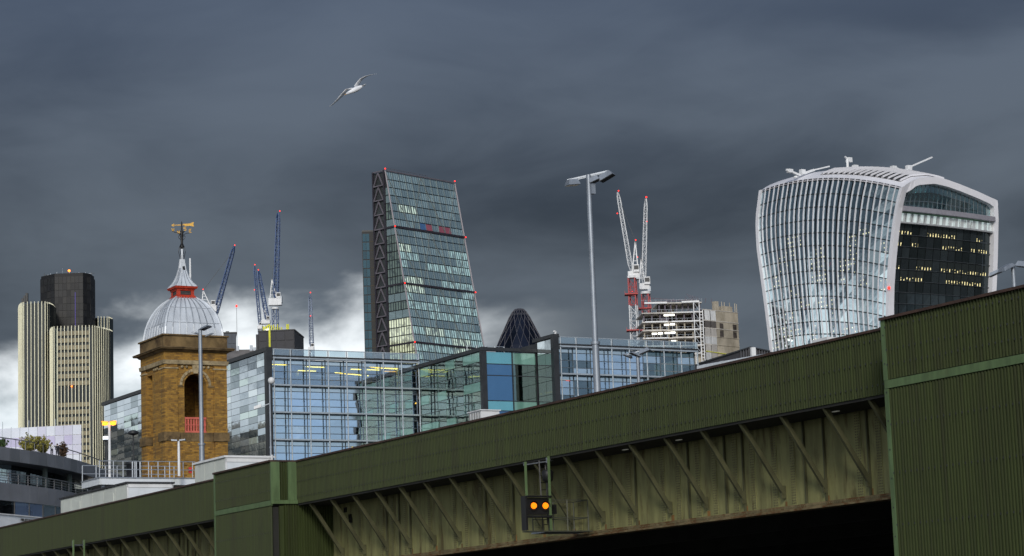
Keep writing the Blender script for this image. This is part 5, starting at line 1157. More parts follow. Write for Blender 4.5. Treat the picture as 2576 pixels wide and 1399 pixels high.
# window cleaning cranes on its roof
def roofcrane(label, base_t, base_u, pts, boxes):
    b = roof(base_t, base_u, 0); l0 = b - WK.o; y = l0.dot(WK.Y)
    r = thing('roof_crane', label, 'crane', b, 'window cleaning cranes on the white roof')
    def g_(p): q = WK.at(*zv(*p), y=y); return WK(q.x, y, q.z)
    foot = g_(pts[0]); bb_ = V3((foot.x, foot.y, min(b.z, foot.z) - .6)); MB().tube(bb_, foot, .7, .6, 10).build('turntable', whitep, r)
    for i, (p0, p1, w) in enumerate(boxes): MB().bar(g_(p0), g_(p1), w, w).build('boom' if i else 'counter_arm', whitep, r)
    for i, p in enumerate(pts[1:]): MB().obox(g_(p), WK.X * .9, WK.Y * .7, UP * (.6 + .2 * (i % 2))).build('machine_box', whitep, r)
roofcrane('white roof crane with its boom lying low, left of the three on the white tower', .72, .3, [(300, 172), (262, 138), (345, 145)], [((240, 130), (330, 168), .7), ((335, 160), (420, 132), .8), ((420, 132), (522, 108), .45)])
roofcrane('short upright roof crane, middle of the three on the white tower', .55, .42, [(650, 122), (692, 112), (652, 66)], [((642, 122), (640, 60), .7), ((640, 60), (625, 44), .5), ((640, 120), (700, 118), .5)])
roofcrane('white roof crane with raised boom pointing right, on the white tower', .30, .42, [(1000, 155), (945, 118), (1045, 118)], [((940, 112), (1020, 152), .8), ((1020, 150), (1060, 108), .9), ((1060, 108), (1198, 48), .5)])

# ------------------------------------------------------------------ tower cranes
def crane(label, Y, foot_v, mast, jib, w, mastm, jibm, frame=None, deck=None, lamps=(), rope=None, cw=None, zones=(), collars=(), group='tower cranes', jw=None, jr=.17):
    """mast = (vx, vy) of its top, foot_v = vx at the bottom; jib = ((vx, vy) heel, (vx, vy) tip); all at depth Y"""
    a = lambda p: atY(p[0], p[1], Y)
    mt_ = a(mast); base = V3((mt_.x, mt_.y, GROUNDZ)); r = thing('tower_crane', label, 'crane', base, group)
    n = max(8, int((mt_.z - 40) / (w * 1.15)))
    zb = 40.0
    if not zones:
        MB().lattice(V3((mt_.x, mt_.y, zb)), mt_, w, w, n, w * .16, w * .085).build('mast', mastm, r)
    else:
        zz_ = [zat(mt_, v) for v in zones[0]]; pts = [zb] + zz_ + [mt_.z]
        for i, (z0, z1) in enumerate(zip(pts, pts[1:])):
            MB().lattice(V3((mt_.x, mt_.y, z0)), V3((mt_.x, mt_.y, z1)), w, w, max(2, int((z1 - z0) / (w * 1.15))), w * .13, w * .06).build('mast_section', zones[1][i], r)
    MB().obox(V3((mt_.x, mt_.y, (GROUNDZ + zb) / 2)), V3((w / 2, 0, 0)), V3((0, w / 2, 0)), UP * ((zb - GROUNDZ) / 2)).build('mast_foot', mastm, r)
    for v, hw in collars:
        z = zat(mt_, v); m = MB(); m.obox(V3((mt_.x - .6, mt_.y, z)), V3((w * hw, 0, 0)), V3((0, w * .9, 0)), UP * .22)
        for x in (-1, -.3, .4, 1): m.bar((mt_.x - .6 + x * w * hw, mt_.y - w * .9, z), (mt_.x - .6 + x * w * hw, mt_.y - w * .9, z + 1.1), .12)
        m.build('climbing_collar', MT['crane_red'], r)
    MB().tube(mt_, mt_ + UP * (w * .35), w * .75, w * .75, 12).build('slew_ring', whitep, r)
    h, t = a(jib[0]), a(jib[1]); jw = jw or w * .75
    MB().lattice(h, t, jw, jw * .7, max(10, int((t - h).length / (jw * 1.25))), jw * jr, jw * jr * .58, up=V3((.2, 1, .1)).normalized(), taper=.12).build('jib', jibm, r)
    if deck:
        (x0, y0), (x1, y1) = deck; p0, p1 = a((x0, y0)), a((x1, y1)); m = MB(); m.obox((p0 + p1) / 2, V3(((p1.x - p0.x) / 2, 0, 0)), V3((0, 1.3, 0)), UP * (abs(p0.z - p1.z) / 2)); m.build('machinery_deck', whitep, r)
        m = MB(); c_ = (p0 + p1) / 2; m.obox(c_ + V3(((p1.x - p0.x) * .28, -.6, abs(p0.z - p1.z) * .9)), V3((w * .42, 0, 0)), V3((0, w * .5, 0)), UP * (w * .55)); cb = m.build('cab', whitep, r)
        m = MB(); m.obox(c_ + V3(((p1.x - p0.x) * .28, -.6 - w * .52, abs(p0.z - p1.z) * .9 + w * .1)), V3((w * .34, 0, 0)), V3((0, .03, 0)), UP * (w * .3)); m.build('cab_window', dark, cb)
    if frame:
        tp, b0, b1 = map(a, frame); m = MB(); m.bar(b0, tp, w * .16); m.bar(b1, tp, w * .16)
        for i in range(1, 5): m.bar(b0 + (tp - b0) * (i / 5), b1 + (tp - b1) * (i / 5), w * .08)
        m.build('a_frame', whitep, r)
        m = MB(); m.bar(tp, h + (t - h) * .93, .09); m.build('luffing_rope', dark, r)
    if cw:
        p0, p1 = a(cw[0]), a(cw[1]); m = MB(); m.obox((p0 + p1) / 2, V3(((p1.x - p0.x) / 2, 0, 0)), V3((0, 1.2, 0)), UP * (abs(p0.z - p1.z) / 2)); m.build('counterweight', galv, r)
    for vx, vy, rr in lamps:
        p = a((vx, vy)); MB().ball(p, rr * .6 * Y / FPX, 8).build('warning_lamp', redlamp, r)
    return r
cred = mat('crane_red', (.36, .035, .035), .5, .1, .2, .4); cwht = mat('crane_white', (.58, .60, .62), .5, .1, .12, .4)
cgb = mat('grey_blue_crane_paint', (.16, .20, .28), .5, .1, .2, .4)
crane('blue luffing crane leaning right, just behind the zinc dome', 700, 0, (544, 812), ((540, 798), (589, 620)), 1.55, cgb, steelblue, ((511, 731), (508, 768), (530, 770)), ((510, 771), (546, 785)), ((590.5, 617, 2.3), (511, 728, 2.3)), cw=((507, 766), (514, 800)), zones=((842,), (cgb, cgb)), jw=1.25)
crane('tallest blue luffing crane with jib raised upright and white slewing deck', 800, 0, (692, 778), ((694, 752), (700, 536)), 1.75, steelblue, steelblue, ((684, 702), (679, 752), (696, 752)), ((676, 752), (709, 768)), ((704, 531, 2.3),), cw=((700, 746), (710, 762)), zones=((832,), (steelblue, steelblue)), jw=1.55)
crane('blue crane with jib leaning left, beside the tallest blue crane', 830, 0, (674, 822), ((674, 810), (650, 682)), 1.4, cgb, steelblue, ((660, 772), (662, 806), (678, 806)), ((658, 806), (680, 815)), ((650, 679, 2.2),), cw=None, jw=1.35)
crane('slim blue crane with near upright jib at the left of the crane cluster', 860, 0, (655, 830), ((655, 822), (640, 670)), 1.3, cgb, steelblue, None, ((648, 820), (660, 828)), ((641, 666, 2.2), (640, 729, 2.0)), jw=1.0)
crane('lone grey blue crane jib standing upright above the glass balustrade', 780, 0, (784, 882), ((784, 874), (780, 742)), 1.3, cgb, cgb, None, ((776, 874), (790, 882)), ((781, 736, 2.3), (781, 795, 2.4)), jw=1.25)
crane('white crane with jib leaning left, red upper mast, beside the concrete frame', 850, 0, (1590, 700), ((1588, 682), (1554, 484)), 2.5, cwht, cwht, ((1598, 606), (1590, 690), (1606, 690)), ((1579, 684), (1607, 700)), ((1556, 480, 2.8), (1553, 537, 2.6), (1599, 604, 2.8), (1590, 733, 2.0)), cw=((1600, 690), (1608, 703)), zones=((768,), (cwht, cred)), collars=((741, .95), (832, .9)), jw=1.5, jr=.11)
crane('white crane with upright jib and red mast, right of the leaning crane', 870, 0, (1624, 740), ((1619, 716), (1625, 500)), 2.6, cwht, cwht, ((1613, 650), (1608, 712), (1622, 712)), ((1608, 714), (1634, 728)), ((1626, 496, 3.6), (1627, 557, 2.6), (1604, 647, 2.0)), cw=((1628, 722), (1637, 734)), zones=((790,), (cwht, cred)), collars=((777, .95), (800, .8), (832, .8)), jw=1.55, jr=.11)
p = atY(595, 770, 690); r = thing('aerial_mast', 'hair thin mast with a red lamp between dome and blue cranes', 'mast', V3((p.x, p.y, GROUNDZ)))
MB().tube(V3((p.x, p.y, GROUNDZ)), p, .2, .05, 6).build('pole', dark, r); MB().ball(p, .35, 8).build('warning_lamp', redlamp, r)

# ------------------------------------------------------------------ low blocks between tower and wedge
def block(label, Y, vx0, vx1, vyt, m_, depth=20, az=0, rows=0, cat='building', name='rooftop_block'):
    f = Frame(*wp(vx0, Y, vyt), az); x1 = f.at(vx1, vyt, y=0).x; zt = zat(f(0, 0, 0), vyt)
    r = thing(name, label, cat, f(x1 / 2, depth / 2, GROUNDZ)); MB().fbox(f, 0, x1, 0, depth, GROUNDZ, zt - .3).build('body', m_, r)
    MB().fbox(f, -.15, x1 + .15, -.15, depth + .15, zt - .3, zt).build('roof_edge', dark, r)
    for j in range(rows):
        for i in range(4): MB().fbox(f, x1 * i / 4 + .15, x1 * (i + 1) / 4 - .15, -.12, -.004, zt - 2.6 - j * 2.4, zt - .6 - j * 2.4).build('panel', m_, r)
    return r, f, x1, zt
slate = mat('slate_cladding', (.026, .026, .032), .6, 0, .25, .3); bluegrey = mat('blue_grey_cladding', (.055, .066, .082), .6, 0, .2, .3)
r, f, x1, zt = block('small blue grey rooftop block behind the right side of the zinc dome', 520, 551, 594, 836, bluegrey, 12, -8, 3)
MB().fbox(f, x1 * .4, x1 * .6, 2, 4, zt, zt + .5).build('vent', dark, r)
r, f, x1, zt = block('black clad block with a yellow stripe under the blue cranes', 560, 650, 740, 832, slate, 14, 4, 3)
MB().fbox(f, x1 * .29, x1 * .34, -.3, -.13, zt - 8, zt + .1).build('yellow_ladder', mat('hi_vis_yellow', (.62, .62, .03), .6), r)
for i in range(10): MB().bar(f(x1 * .12 + i * .5, 1, zt), f(x1 * .12 + i * .5, 1, zt + rnd(.5, 1.6)), .25).build('yellow_barrier', MT['hi_vis_yellow'], r)
MB().bar(f(x1 * .12, 1, zt + .6), f(x1 * .3, 1, zt + 1.5), .3).build('yellow_barrier', MT['hi_vis_yellow'], r)
for x in (.78, .82): MB().bar(f(x1 * x, 1, zt), f(x1 * x, 1, zt + 1.4), .3).build('yellow_barrier', MT['hi_vis_yellow'], r)
MB().fbox(f, -.75, -.16, .6, 12, GROUNDZ, zt - .8).build('side_wing', slate, r)
MB().fbox(f, x1 * .2, x1 * .28, .4, 1, zt, zt + .4).build('site_lamp', emi('site_lamp', (1, .95, .85), 1.5), r)
# sloping grey roof between dome tower and offices
r = thing('pitched_roof_house', 'grey slated sloping roof seen between domed tower and glass offices', 'roof', atY(610, 905, 430) * 1.0 - UP * (atY(610, 905, 430).z - GROUNDZ))
pa_, pb_, pc_, pd_ = atY(556, 915, 425), atY(660, 905, 425), atY(648, 879, 440), atY(566, 880, 440)
MB().slab(pa_, pb_, pc_, pd_, .4).build('roof', mat('grey_slate_roof', (.17, .155, .145), .85, 0, .3, .5, (1, 1, 1), .3), r)
m = MB(); m.prism([(pa_.x, pa_.y + .5), (pb_.x, pb_.y + .5), (pc_.x, pc_.y), (pd_.x, pd_.y)], GROUNDZ, min(pa_.z, pb_.z) - .5); m.build('wall', innerw, r)
for vx in (598, 632, 640): q = atY(vx, 880, 439); MB().bar(q - UP * .6, q + UP * rnd(.4, .9), .5).build('roof_vent', galv, r)
# dark slatted block behind the shelter
f = Frame(*wp(1757, 330, 910), -20); 
fl_ = thing('slatted_block', 'dark low building with vertical slats and hipped roof, left of the white tower foot', 'building', f(10, 3, GROUNDZ))
xs_ = [f.at(v, 905, y=0).x for v in (1757, 1806, 1832, 1862, 1886, 1936)]
zz1 = [zat(f(xs_[0], 0, 0), 914), zat(f(xs_[4], 0, 0), 874), zat(f(xs_[5], 0, 0), 884)]
pts = [(xs_[0], GROUNDZ), (xs_[5] + 6, GROUNDZ), (xs_[5] + 6, zz1[2] - 1.2), (xs_[5], zz1[2]), (xs_[4], zz1[1]), (xs_[0], zz1[0])]
m = MB(); m.add([f(x, y, z) for y in (0, 6) for x, z in pts], [tuple(range(6)), tuple(range(11, 5, -1))] + [(i, 6 + i, 6 + (i + 1) % 6, (i + 1) % 6) for i in range(6)]); m.build('body', slate, fl_)
def ztop_(x): return zz1[0] + (zz1[1] - zz1[0]) * (x - xs_[0]) / (xs_[4] - xs_[0]) if x < xs_[4] else zz1[1] + (zz1[2] - zz1[1]) * (x - xs_[4]) / (xs_[5] - xs_[4])
x = xs_[3]
while x < xs_[5]: MB().fbox(f, x, x + .12, -.25, -.01, 30, ztop_(x) - .1).build('slat', mat('grey_slat', (.10, .10, .11), .6), fl_); x += .42
MB().fbox(f, xs_[1] + .3, xs_[2] + .5, -.12, -.01, 30, ztop_(xs_[1]) - .5).build('pale_panel', mat('grey_panel_b', (.14, .15, .17), .6), fl_)
for a, b in ((0, 4), (4, 5)): MB().bar(f(xs_[a], -.1, ztop_(xs_[a])), f(xs_[b], -.1, ztop_(xs_[b])), .5, .18).build('roof_edge', dark, fl_)
x = f.at(1893, 900, y=-.6).x; MB().fbox(f, x - .35, x + .35, -1.1, -.6, GROUNDZ, zat(f(x, -1, 0), 874)).build('white_flue', whitep, fl_)

# ------------------------------------------------------------------ concrete frame under construction
zc6 = lambda zx, zy: ((2480 + zx / 3.998) / 1.59, (1150 + zy / 3.998) / 1.59)
co = atY(*zc6(1325, 400), 800); CF = Frame(co.x, co.y, 8)      # X to the right along the far face direction is turned below
LFr = Frame(co.x, co.y, -5.0)                                   # left, open face: X runs to -x
RFr = Frame(co.x, co.y, 48.0)                                   # right face recedes along Y
cons = thing('unfinished_building', 'half built concrete frame with scaffolding, site lights and white sheets behind offices', 'construction site', V3((co.x, co.y, GROUNDZ)))
xl = LFr.at(*zc6(350, 470), y=0).x; slabz = [LFr.at(*zc6(1000, v), y=0).z for v in (240, 395, 540, 675, 800, 930, 1060)]
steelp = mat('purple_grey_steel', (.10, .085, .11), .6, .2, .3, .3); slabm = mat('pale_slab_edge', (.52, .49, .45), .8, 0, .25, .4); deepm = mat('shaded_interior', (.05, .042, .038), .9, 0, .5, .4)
for k, z in enumerate(slabz):
    x0 = xl + (5.5 if k == 0 else 0); MB().fbox(LFr, x0, -.2, 0, 15, z - .28, z + .12).build('floor_slab', slabm, cons)
    if k < len(slabz) - 1:
        h_ = slabz[k] - slabz[k + 1]
        for i in range(8):
            x = x0 + .8 + (-x0 - 1.6) * i / 7; MB().fbox(LFr, x - .22, x + .22, 1.0, 1.5, slabz[k + 1] + .12, z - .28).build('column', steelp if k < 2 else concrete, cons)
        for i in range(4):
            if rnd(0, 1) < .75: x = rnd(x0, -8); MB().fbox(LFr, x, x + rnd(1.5, 4), 3 + i, 3.3 + i, slabz[k + 1] + .12, z - .3).build('partition', random.choice((deepm, concrete, steelp)), cons)
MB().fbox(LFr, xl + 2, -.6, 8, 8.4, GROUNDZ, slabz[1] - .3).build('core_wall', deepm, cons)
MB().fbox(LFr, xl + 1, -.3, 1, 15, GROUNDZ, slabz[-1] - .3).build('lower_storeys', concrete, cons)
# edge protection and rails
for k, z in enumerate(slabz[:6]):
    for (fa, fb, hh) in ((.05, .42, .9), (.48, .95, .6)):
        if rnd(0, 1) < .85: MB().fbox(LFr, xl * (1 - fa), xl * (1 - fb), -.12, -.02, z - .2, z + hh * rnd(.25, .6)).build('edge_board', random.choice((slabm, whitep)), cons)
    MB().bar(LFr(xl, -.05, z + 1.05), LFr(-.3, -.05, z + 1.05), .07).build('guard_rail', galv, cons)
    for i in range(12): x = xl * i / 12; MB().bar(LFr(x - .2, -.05, z), LFr(x - .2, -.05, z + 1.1), .06).build('guard_post', galv, cons)
# scaffold hoist with white uprights
for (vx0, vx1) in ((1180, 1210), (1270, 1300), (1320, 1350)):
    x = LFr.at(*zc6((vx0 + vx1) / 2, 700), y=-1.2).x; MB().bar(LFr(x, -1.2, 45), LFr(x, -1.2, slabz[0] + (.1 if vx0 < 1300 else -3)), .26).build('hoist_upright', whitep, cons)
xh = [LFr.at(*zc6(v, 700), y=-1.2).x for v in (1195, 1285, 1335)]
for i in range(26):
    z = slabz[0] - 3.5 - i * 1.15; MB().bar(LFr(xh[1], -1.2, z), LFr(xh[2], -1.2, z), .18).build('hoist_rung', whitep, cons)
for k, z in enumerate(slabz): 
    MB().bar(LFr(xh[0], -1.2, z), LFr(xh[1], -1.2, z), .25).build('hoist_tie', whitep, cons)
    if k < 6: MB().bar(LFr(xh[0], -1.2, z), LFr(xh[1], -1.2, slabz[k + 1]), .12).build('hoist_brace', galv, cons)
MB().bar(LFr(LFr.at(*zc6(990, 280), y=-1.2).x, -1.2, slabz[0]), LFr(xh[1], -1.2, slabz[0] + .1), .5, .6).build('hoist_head', whitep, cons)
slit = emi('site_flood', (1.0, .97, .85), 2.2)
for v in ((740, 445), (830, 440), (745, 597), (838, 590), (550, 740), (645, 735), (755, 728), (845, 722), (857, 858)):
    q = LFr.at(*zc6(*v), y=-.4); MB().fbox(LFr, q.x - .85, q.x + .85, -.5, -.3, q.z - .28, q.z + .28).build('site_light', slit, cons)
    MB().bar(LFr(q.x, -.25, q.z - 1.7), LFr(q.x, -.25, q.z - .3), .1).build('light_stand', galv, cons)
for i in range(10):     # steel poking up at the top
    x = xl + 5 + i * 2.2; MB().bar(LFr(x, 2, slabz[0]), LFr(x + rnd(-.5, .5), 2, slabz[0] + rnd(.8, 2.2)), .2).build('starter_column', steelp, cons)
MB().bar(LFr(xl + 5, 2, slabz[0] + .7), LFr(xl + 19, 2, slabz[0] + 1.2), .35).build('steel_beam', steelp, cons); MB().bar(LFr(xl + 4, 2, slabz[0] + 2.0), LFr(xl + 12, 2, slabz[0] + 1.2), .25).build('steel_beam', steelp, cons)
for i in range(5): MB().bar(LFr(-3 + i * .6, 1, slabz[0]), LFr(-5.2 + i * .9, 1, slabz[0] + 3.2 - .3 * i), .16).build('rebar_bundle', steelp, cons)
# right face: sheeted bays, then concrete core
yb = RFr.at(*zc6(1540, 700), x=0).y; yc = RFr.at(*zc6(1890, 700), x=0).y
zr_ = [RFr.at(*zc6(1325, v), x=0).z for v in (280, 350, 520, 640, 770, 900, 1030, 1160)]
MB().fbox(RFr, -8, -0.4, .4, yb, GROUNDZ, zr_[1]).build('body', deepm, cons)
sheet = [mat('sheeting_%d' % i, c_, .7, 0, .15, .6, (1, 1, .3)) for i, c_ in enumerate([(.66, .67, .68), (.40, .38, .36), (.52, .53, .54), (.10, .09, .085)])]
for k in range(1, 7):
    for i in range(2):
        a, b = .2 + (yb - .3) * i / 2 + .1, .2 + (yb - .3) * (i + 1) / 2 - .1
        m_ = sheet[0] if k == 1 else sheet[3] if k == 2 else random.choice(sheet[:3])
        m = MB(); n_ = 6; rows = []
        for zf in (0, .33, .66, 1): rows.append([RFr(.25 + .25 * sin(3 * u_ + k) * (1 - zf) * (1 if k == 1 else .3), a + (b - a) * u_ / n_, zr_[k + 1] + .15 + (zr_[k] - zr_[k + 1] - .3) * zf) for u_ in range(n_ + 1)])
        m.grid(rows, True, False); m.build('sheet', m_, cons)
    MB().fbox(RFr, -0.3, 0.3, 0, yb, zr_[k] - .18, zr_[k] + .12).build('floor_edge', slabm, cons)
ztc = zr_[0] + .3
MB().fbox(RFr, -9, 0.2, yb + .1, yc, GROUNDZ, ztc - 1.8).build('concrete_core', concrete, cons)
MB().fbox(RFr, -2.5, 0.24, yb + (yc - yb) * .34, yb + (yc - yb) * .76, ztc - 1.79, ztc + .1).build('core_head', concrete, cons)
MB().fbox(RFr, -1.5, 0.24, yb + .1, yb + (yc - yb) * .14, ztc - 1.79, ztc + 1.5).build('core_head', concrete, cons)
for i, fy in enumerate((.05, .30, .42, .66, .9, .98)): y = yb + (yc - yb) * fy; MB().bar(RFr(0, y, ztc - 2), RFr(0, y, ztc + rnd(.9, 1.7)), .25).build('starter_column', concrete, cons)
for k in range(2, 4):
    for fy in (.14, .74): 
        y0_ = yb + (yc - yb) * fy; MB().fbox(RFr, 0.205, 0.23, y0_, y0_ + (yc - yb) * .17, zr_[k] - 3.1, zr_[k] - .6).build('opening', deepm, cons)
for k in range(1, 8): MB().fbox(RFr, 0.21, 0.34, yb, yc + .1, zr_[k] - .12, zr_[k] + .1).build('pour_joint', slabm if k < 4 else concrete, cons)
MB().bar(RFr(.4, .2, zr_[6] + .3), RFr(.4, yc, zr_[6] - .4), .2).build('scaffold_rail', MT['hi_vis_yellow'], cons)

# ------------------------------------------------------------------ curved grey office building at lower left
zl2 = lambda zx, zy: (zx / 1.933 / 1.59, (1500 + zy / 1.933) / 1.59)
CP = [(-140, 271), (-90, 274), (-30, 278.5), (25, 283), (75, 287.5), (120, 292), (160, 297), (195, 302.5), (228, 309), (262, 317), (300, 327), (345, 340)]
cpt = [V3((*wp(v, y, 1200), 0)) for v, y in CP]
def arcpts(off, n=44):
    """points along the curved front, pushed back by off"""
    out_ = []; tot = len(cpt) - 1
    for i in range(n + 1):
        s_ = tot * i / n; k = min(int(s_), tot - 1); u = s_ - k
        p0, p1, p2, p3 = cpt[max(k - 1, 0)], cpt[k], cpt[k + 1], cpt[min(k + 2, tot)]
        p = .5 * ((2 * p1) + (p2 - p0) * u + (2 * p0 - 5 * p1 + 4 * p2 - p3) * u * u + (3 * p1 - p0 - 3 * p2 + p3) * u ** 3)
        dv = .5 * ((p2 - p0) + 2 * (2 * p0 - 5 * p1 + 4 * p2 - p3) * u + 3 * (3 * p1 - p0 - 3 * p2 + p3) * u * u); dv.normalize()
        out_.append((p + V3((-dv.y, dv.x, 0)) * off, dv))
    return out_
cb = thing('curved_office', 'grey curved office building with roof terrace at lower left', 'office building', V3((cpt[4].x, cpt[4].y + 8, GROUNDZ)))
greyp = mat('grey_panel', (.20, .21, .235), .55, .1, .12, .3); greyp2 = mat('grey_panel_dark', (.15, .16, .178), .55, .1, .12, .3); whiteb = mat('white_band', (.82, .85, .88), .5, 0, .08, .3)
Pm = cpt[4]; zk = [zat(cpt[2], v) for v in (zl2(60, 541)[1], zl2(60, 645)[1], zl2(60, 820)[1], zl2(60, 958)[1], zl2(60, 1072)[1], zl2(60, 1200)[1])]
N_ = 44
def band(z0, z1, off, nm, mats, step=1, th=.3, gap=.03, a=0, b=N_, shrink=0):
    P_ = arcpts(off, N_)
    for i in range(a, b, step):
        (p, d), (q_, e) = P_[i], P_[min(i + step, N_)]; u_ = (q_ - p).normalized()
        MB().slab(p + u_ * gap + UP * z0, q_ - u_ * gap + UP * z0, q_ - u_ * gap + UP * z1, p + u_ * gap + UP * z1, th).build(nm, random.choice(mats), cb)
def solid(z0, z1, off, nm, m_, dep=16): MB().prism([tuple(p[:2]) for p, d in arcpts(off)] + [tuple(p[:2]) for p, d in arcpts(off + dep)][::-1], z0, z1).build(nm, m_, cb)
band(zk[1], zk[0], 0, 'roof_fascia', [greyp, greyp, greyp2], 2); solid(zk[1] + .1, zk[0] - .15, .35, 'terrace_slab', greyp2)
solid(zk[2] - 2.0, zk[2] - .1, .35, 'balcony_slab', greyp2)
band(zk[3], zk[2], 0, 'spandrel_panel', [greyp, greyp2], 2)
solid(GROUNDZ, zk[5] + .2, .4, 'lower_storeys', greyp2); solid(zk[5] + .21, zk[3] - .1, 4.0, 'office_interior', mat('dim_interior', (.05, .05, .052), .9), 12); solid(zk[4] - .3, zk[4] + .02, .3, 'window_floor', greyp2, 3.6)
band(zk[5], zk[4], .02, 'white_panel', [whiteb], 4)
MB().prism([tuple(p[:2]) for p, d in arcpts(-.12)] + [tuple(p[:2]) for p, d in arcpts(.3)][::-1], zk[4] + .02, zk[4] + .16).build('window_sill', whitep, cb)
cg = [mirror('pale_blue_pane', (.20, .28, .34), (.85, .95, 1), .45, .05), mirror('dark_pane', (.01, .012, .014), (.6, .7, .75), .08, .05), mirror('blue_pane_b', (.14, .20, .32), (.8, .9, 1), .35, .05), mirror('teal_pane_b', (.08, .18, .18), (.7, .9, .9), .2, .05)]
wglass = clearg('office_window', (.6, .68, .7), .12)
random.seed(11)
P_ = arcpts(.1)
for i in range(1, N_ - 3, 3):
    (p, d), (q_, e) = P_[i], P_[i + 3]; u_ = (q_ - p).normalized(); mt_ = [cg[0], wglass, cg[0], wglass, cg[2], cg[2], cg[0]][(i // 3) % 7]
    MB().slab(p + u_ * .12 + UP * (zk[4] + .18), q_ - u_ * .12 + UP * (zk[4] + .18), q_ - u_ * .12 + UP * (zk[3] - .02), p + u_ * .12 + UP * (zk[3] - .02), .06).build('window_pane', mt_, cb)
    MB().bar(q_ + UP * (zk[4] + .17), q_ + UP * (zk[3] - .02), .16).build('window_mullion', dark, cb)
    if mt_ is wglass:
        nn = V3((-u_.y, u_.x, 0)); MB().bar(p + nn * 2 + UP * (zk[3] - .55), p + nn * 2 + u_ * 1.4 + UP * (zk[3] - .5), .2, .1).build('ceiling_light', stripw, cb)
# recessed storey behind the balcony
P_ = arcpts(3.2)
for i in range(0, N_ - 1):
    (p, d), (q_, e) = P_[i], P_[i + 1]; u_ = (q_ - p).normalized()
    lm = cg[0] if i < 17 else cg[1]
    MB().slab(p + u_ * .06 + UP * (zk[2] - .05), q_ - u_ * .06 + UP * (zk[2] - .05), q_ - u_ * .06 + UP * (zk[1] + .05), p + u_ * .06 + UP * (zk[1] + .05), .08).build('balcony_window', lm, cb)
    if i in (23, 30, 36): MB().tube(p - V3((-u_.y, u_.x, 0)) * 1.2 + UP * (zk[2] - .1), p - V3((-u_.y, u_.x, 0)) * 1.2 + UP * (zk[1] + .1), .35, .35, 12).build('balcony_column', mat('green_grey_column', (.12, .16, .15), .6), cb)
P_ = arcpts(1.6); (p, d), (q_, e) = P_[35], P_[40]; MB().slab(p + UP * (zk[1] - .9), q_ + UP * (zk[1] - .25), q_ + UP * (zk[1] - .02), p + UP * (zk[1] - .02), .1).build('glowing_soffit', emi('warm_soffit', (1.0, .93, .8), .8), cb)  # white soffit wedge made as an emissive slab
def railing(off, zb, hgt, a, b, nm, m_, rails=(1.0, .66, .33)):
    P_ = arcpts(off)
    for f_ in rails:
        m = MB()
        for i in range(a, b): m.bar(P_[i][0] + UP * (zb + hgt * f_), P_[i + 1][0] + UP * (zb + hgt * f_), .06 if f_ < 1 else .1)
        m.build(nm + '_rail', m_, cb)
    for i in range(a, b + 1, 2): MB().bar(P_[i][0] + UP * zb, P_[i][0] + UP * (zb + hgt), .07).build(nm + '_post', m_, cb)
railg = mat('rail_grey', (.16, .165, .18), .5, .4)
railing(.25, zk[2], 1.25, 0, N_ - 2, 'balcony', railg, (1.0, .75, .5, .25)); railing(.6, zk[0] - .12, 1.35, 0, N_ - 3, 'terrace', railg, (1.0,))
# dark lettering too small to read on the white band
P_ = arcpts(-.02)
sgn = thing('wall_sign', 'small dark illegible lettering on the white band at lower left', 'sign', P_[20][0] + UP * (zk[4] - 1.0))
def onarc(vx):
    best = min(range(len(P_)), key=lambda i: abs(1288 + FPX * (P_[i][0] + UP * (zk[4] - EYE)).dot(CR) / (P_[i][0] + UP * (zk[4] - EYE)).dot(_f) - vx)); return P_[best]
zsg = zat(onarc(68)[0], zl2(208, 1132)[1])
pS, dS = onarc(48)
x_ = 0.0; letters = 0
while x_ < 3.4:
    if not 1.62 < x_ < 1.86:
        w_ = rnd(.10, .2); q_ = pS + dS * x_ - V3((-dS.y, dS.x, 0)) * .1; m = MB()
        m.bar(q_ + UP * zsg, q_ + UP * (zsg + .3), .05, .05); m.bar(q_ + dS * w_ + UP * zsg, q_ + dS * w_ + UP * (zsg + .3), .05, .05) if letters % 3 else None; m.bar(q_ + UP * (zsg + random.choice((0, .15, .3))), q_ + dS * w_ + UP * (zsg + random.choice((0.02, .15, .28))), .05, .05); m.build('letter', dark, sgn); letters += 1
        x_ += w_ + .08
    else: x_ += .1
# terrace screen: purple reflection put into the pane colours, row by row
f = Frame(*wp(-60, 309, 1100), 8); xs0, xs1 = f.at(-60, 1100, y=0).x, f.at(205, 1100, y=0).x; zt_ = zat(f(xs1 * .7, 0, 0), 1072)
scr = thing('terrace_screen', 'pale glass wind screen with painted lilac reflection on the roof terrace at lower left', 'screen', f(xs1 / 2, 0, zk[0]))
lil = mirror('lilac_reflection_glass', (.44, .42, .50), (.95, .92, 1), .35, .08); lil2 = mirror('white_reflection_glass', (.56, .56, .60), (.95, .95, 1), .38, .08); lil3 = mirror('violet_reflection_glass', (.36, .30, .46), (.92, .88, 1), .32, .08)
nC = 12
for i in range(nC):
    for j in range(4):
        a, b = xs0 + (xs1 - xs0) * i / nC + .03, xs0 + (xs1 - xs0) * (i + 1) / nC - .03; z0_, z1_ = zk[0] - .1 + (zt_ - zk[0] + .1) * j / 4 + .02, zk[0] - .1 + (zt_ - zk[0] + .1) * (j + 1) / 4 - .02
        MB().slab(f(a, 0, z0_), f(b, 0, z0_), f(b, 0, z1_), f(a, 0, z1_), .05).build('pane', (lil2, lil, lil3, lil2)[j] if rnd(0, 1) < .7 else lil, scr)
    MB().bar(f(xs0 + (xs1 - xs0) * i / nC, .1, zk[0] - .1), f(xs0 + (xs1 - xs0) * i / nC, .1, zt_ + (.9 if i % 3 == 0 else .1)), .07).build('post', galv, scr)
MB().fbox(f, xs0, xs1, .12, .3, zk[0] - .1, zk[0]).build('rail', galv, scr)
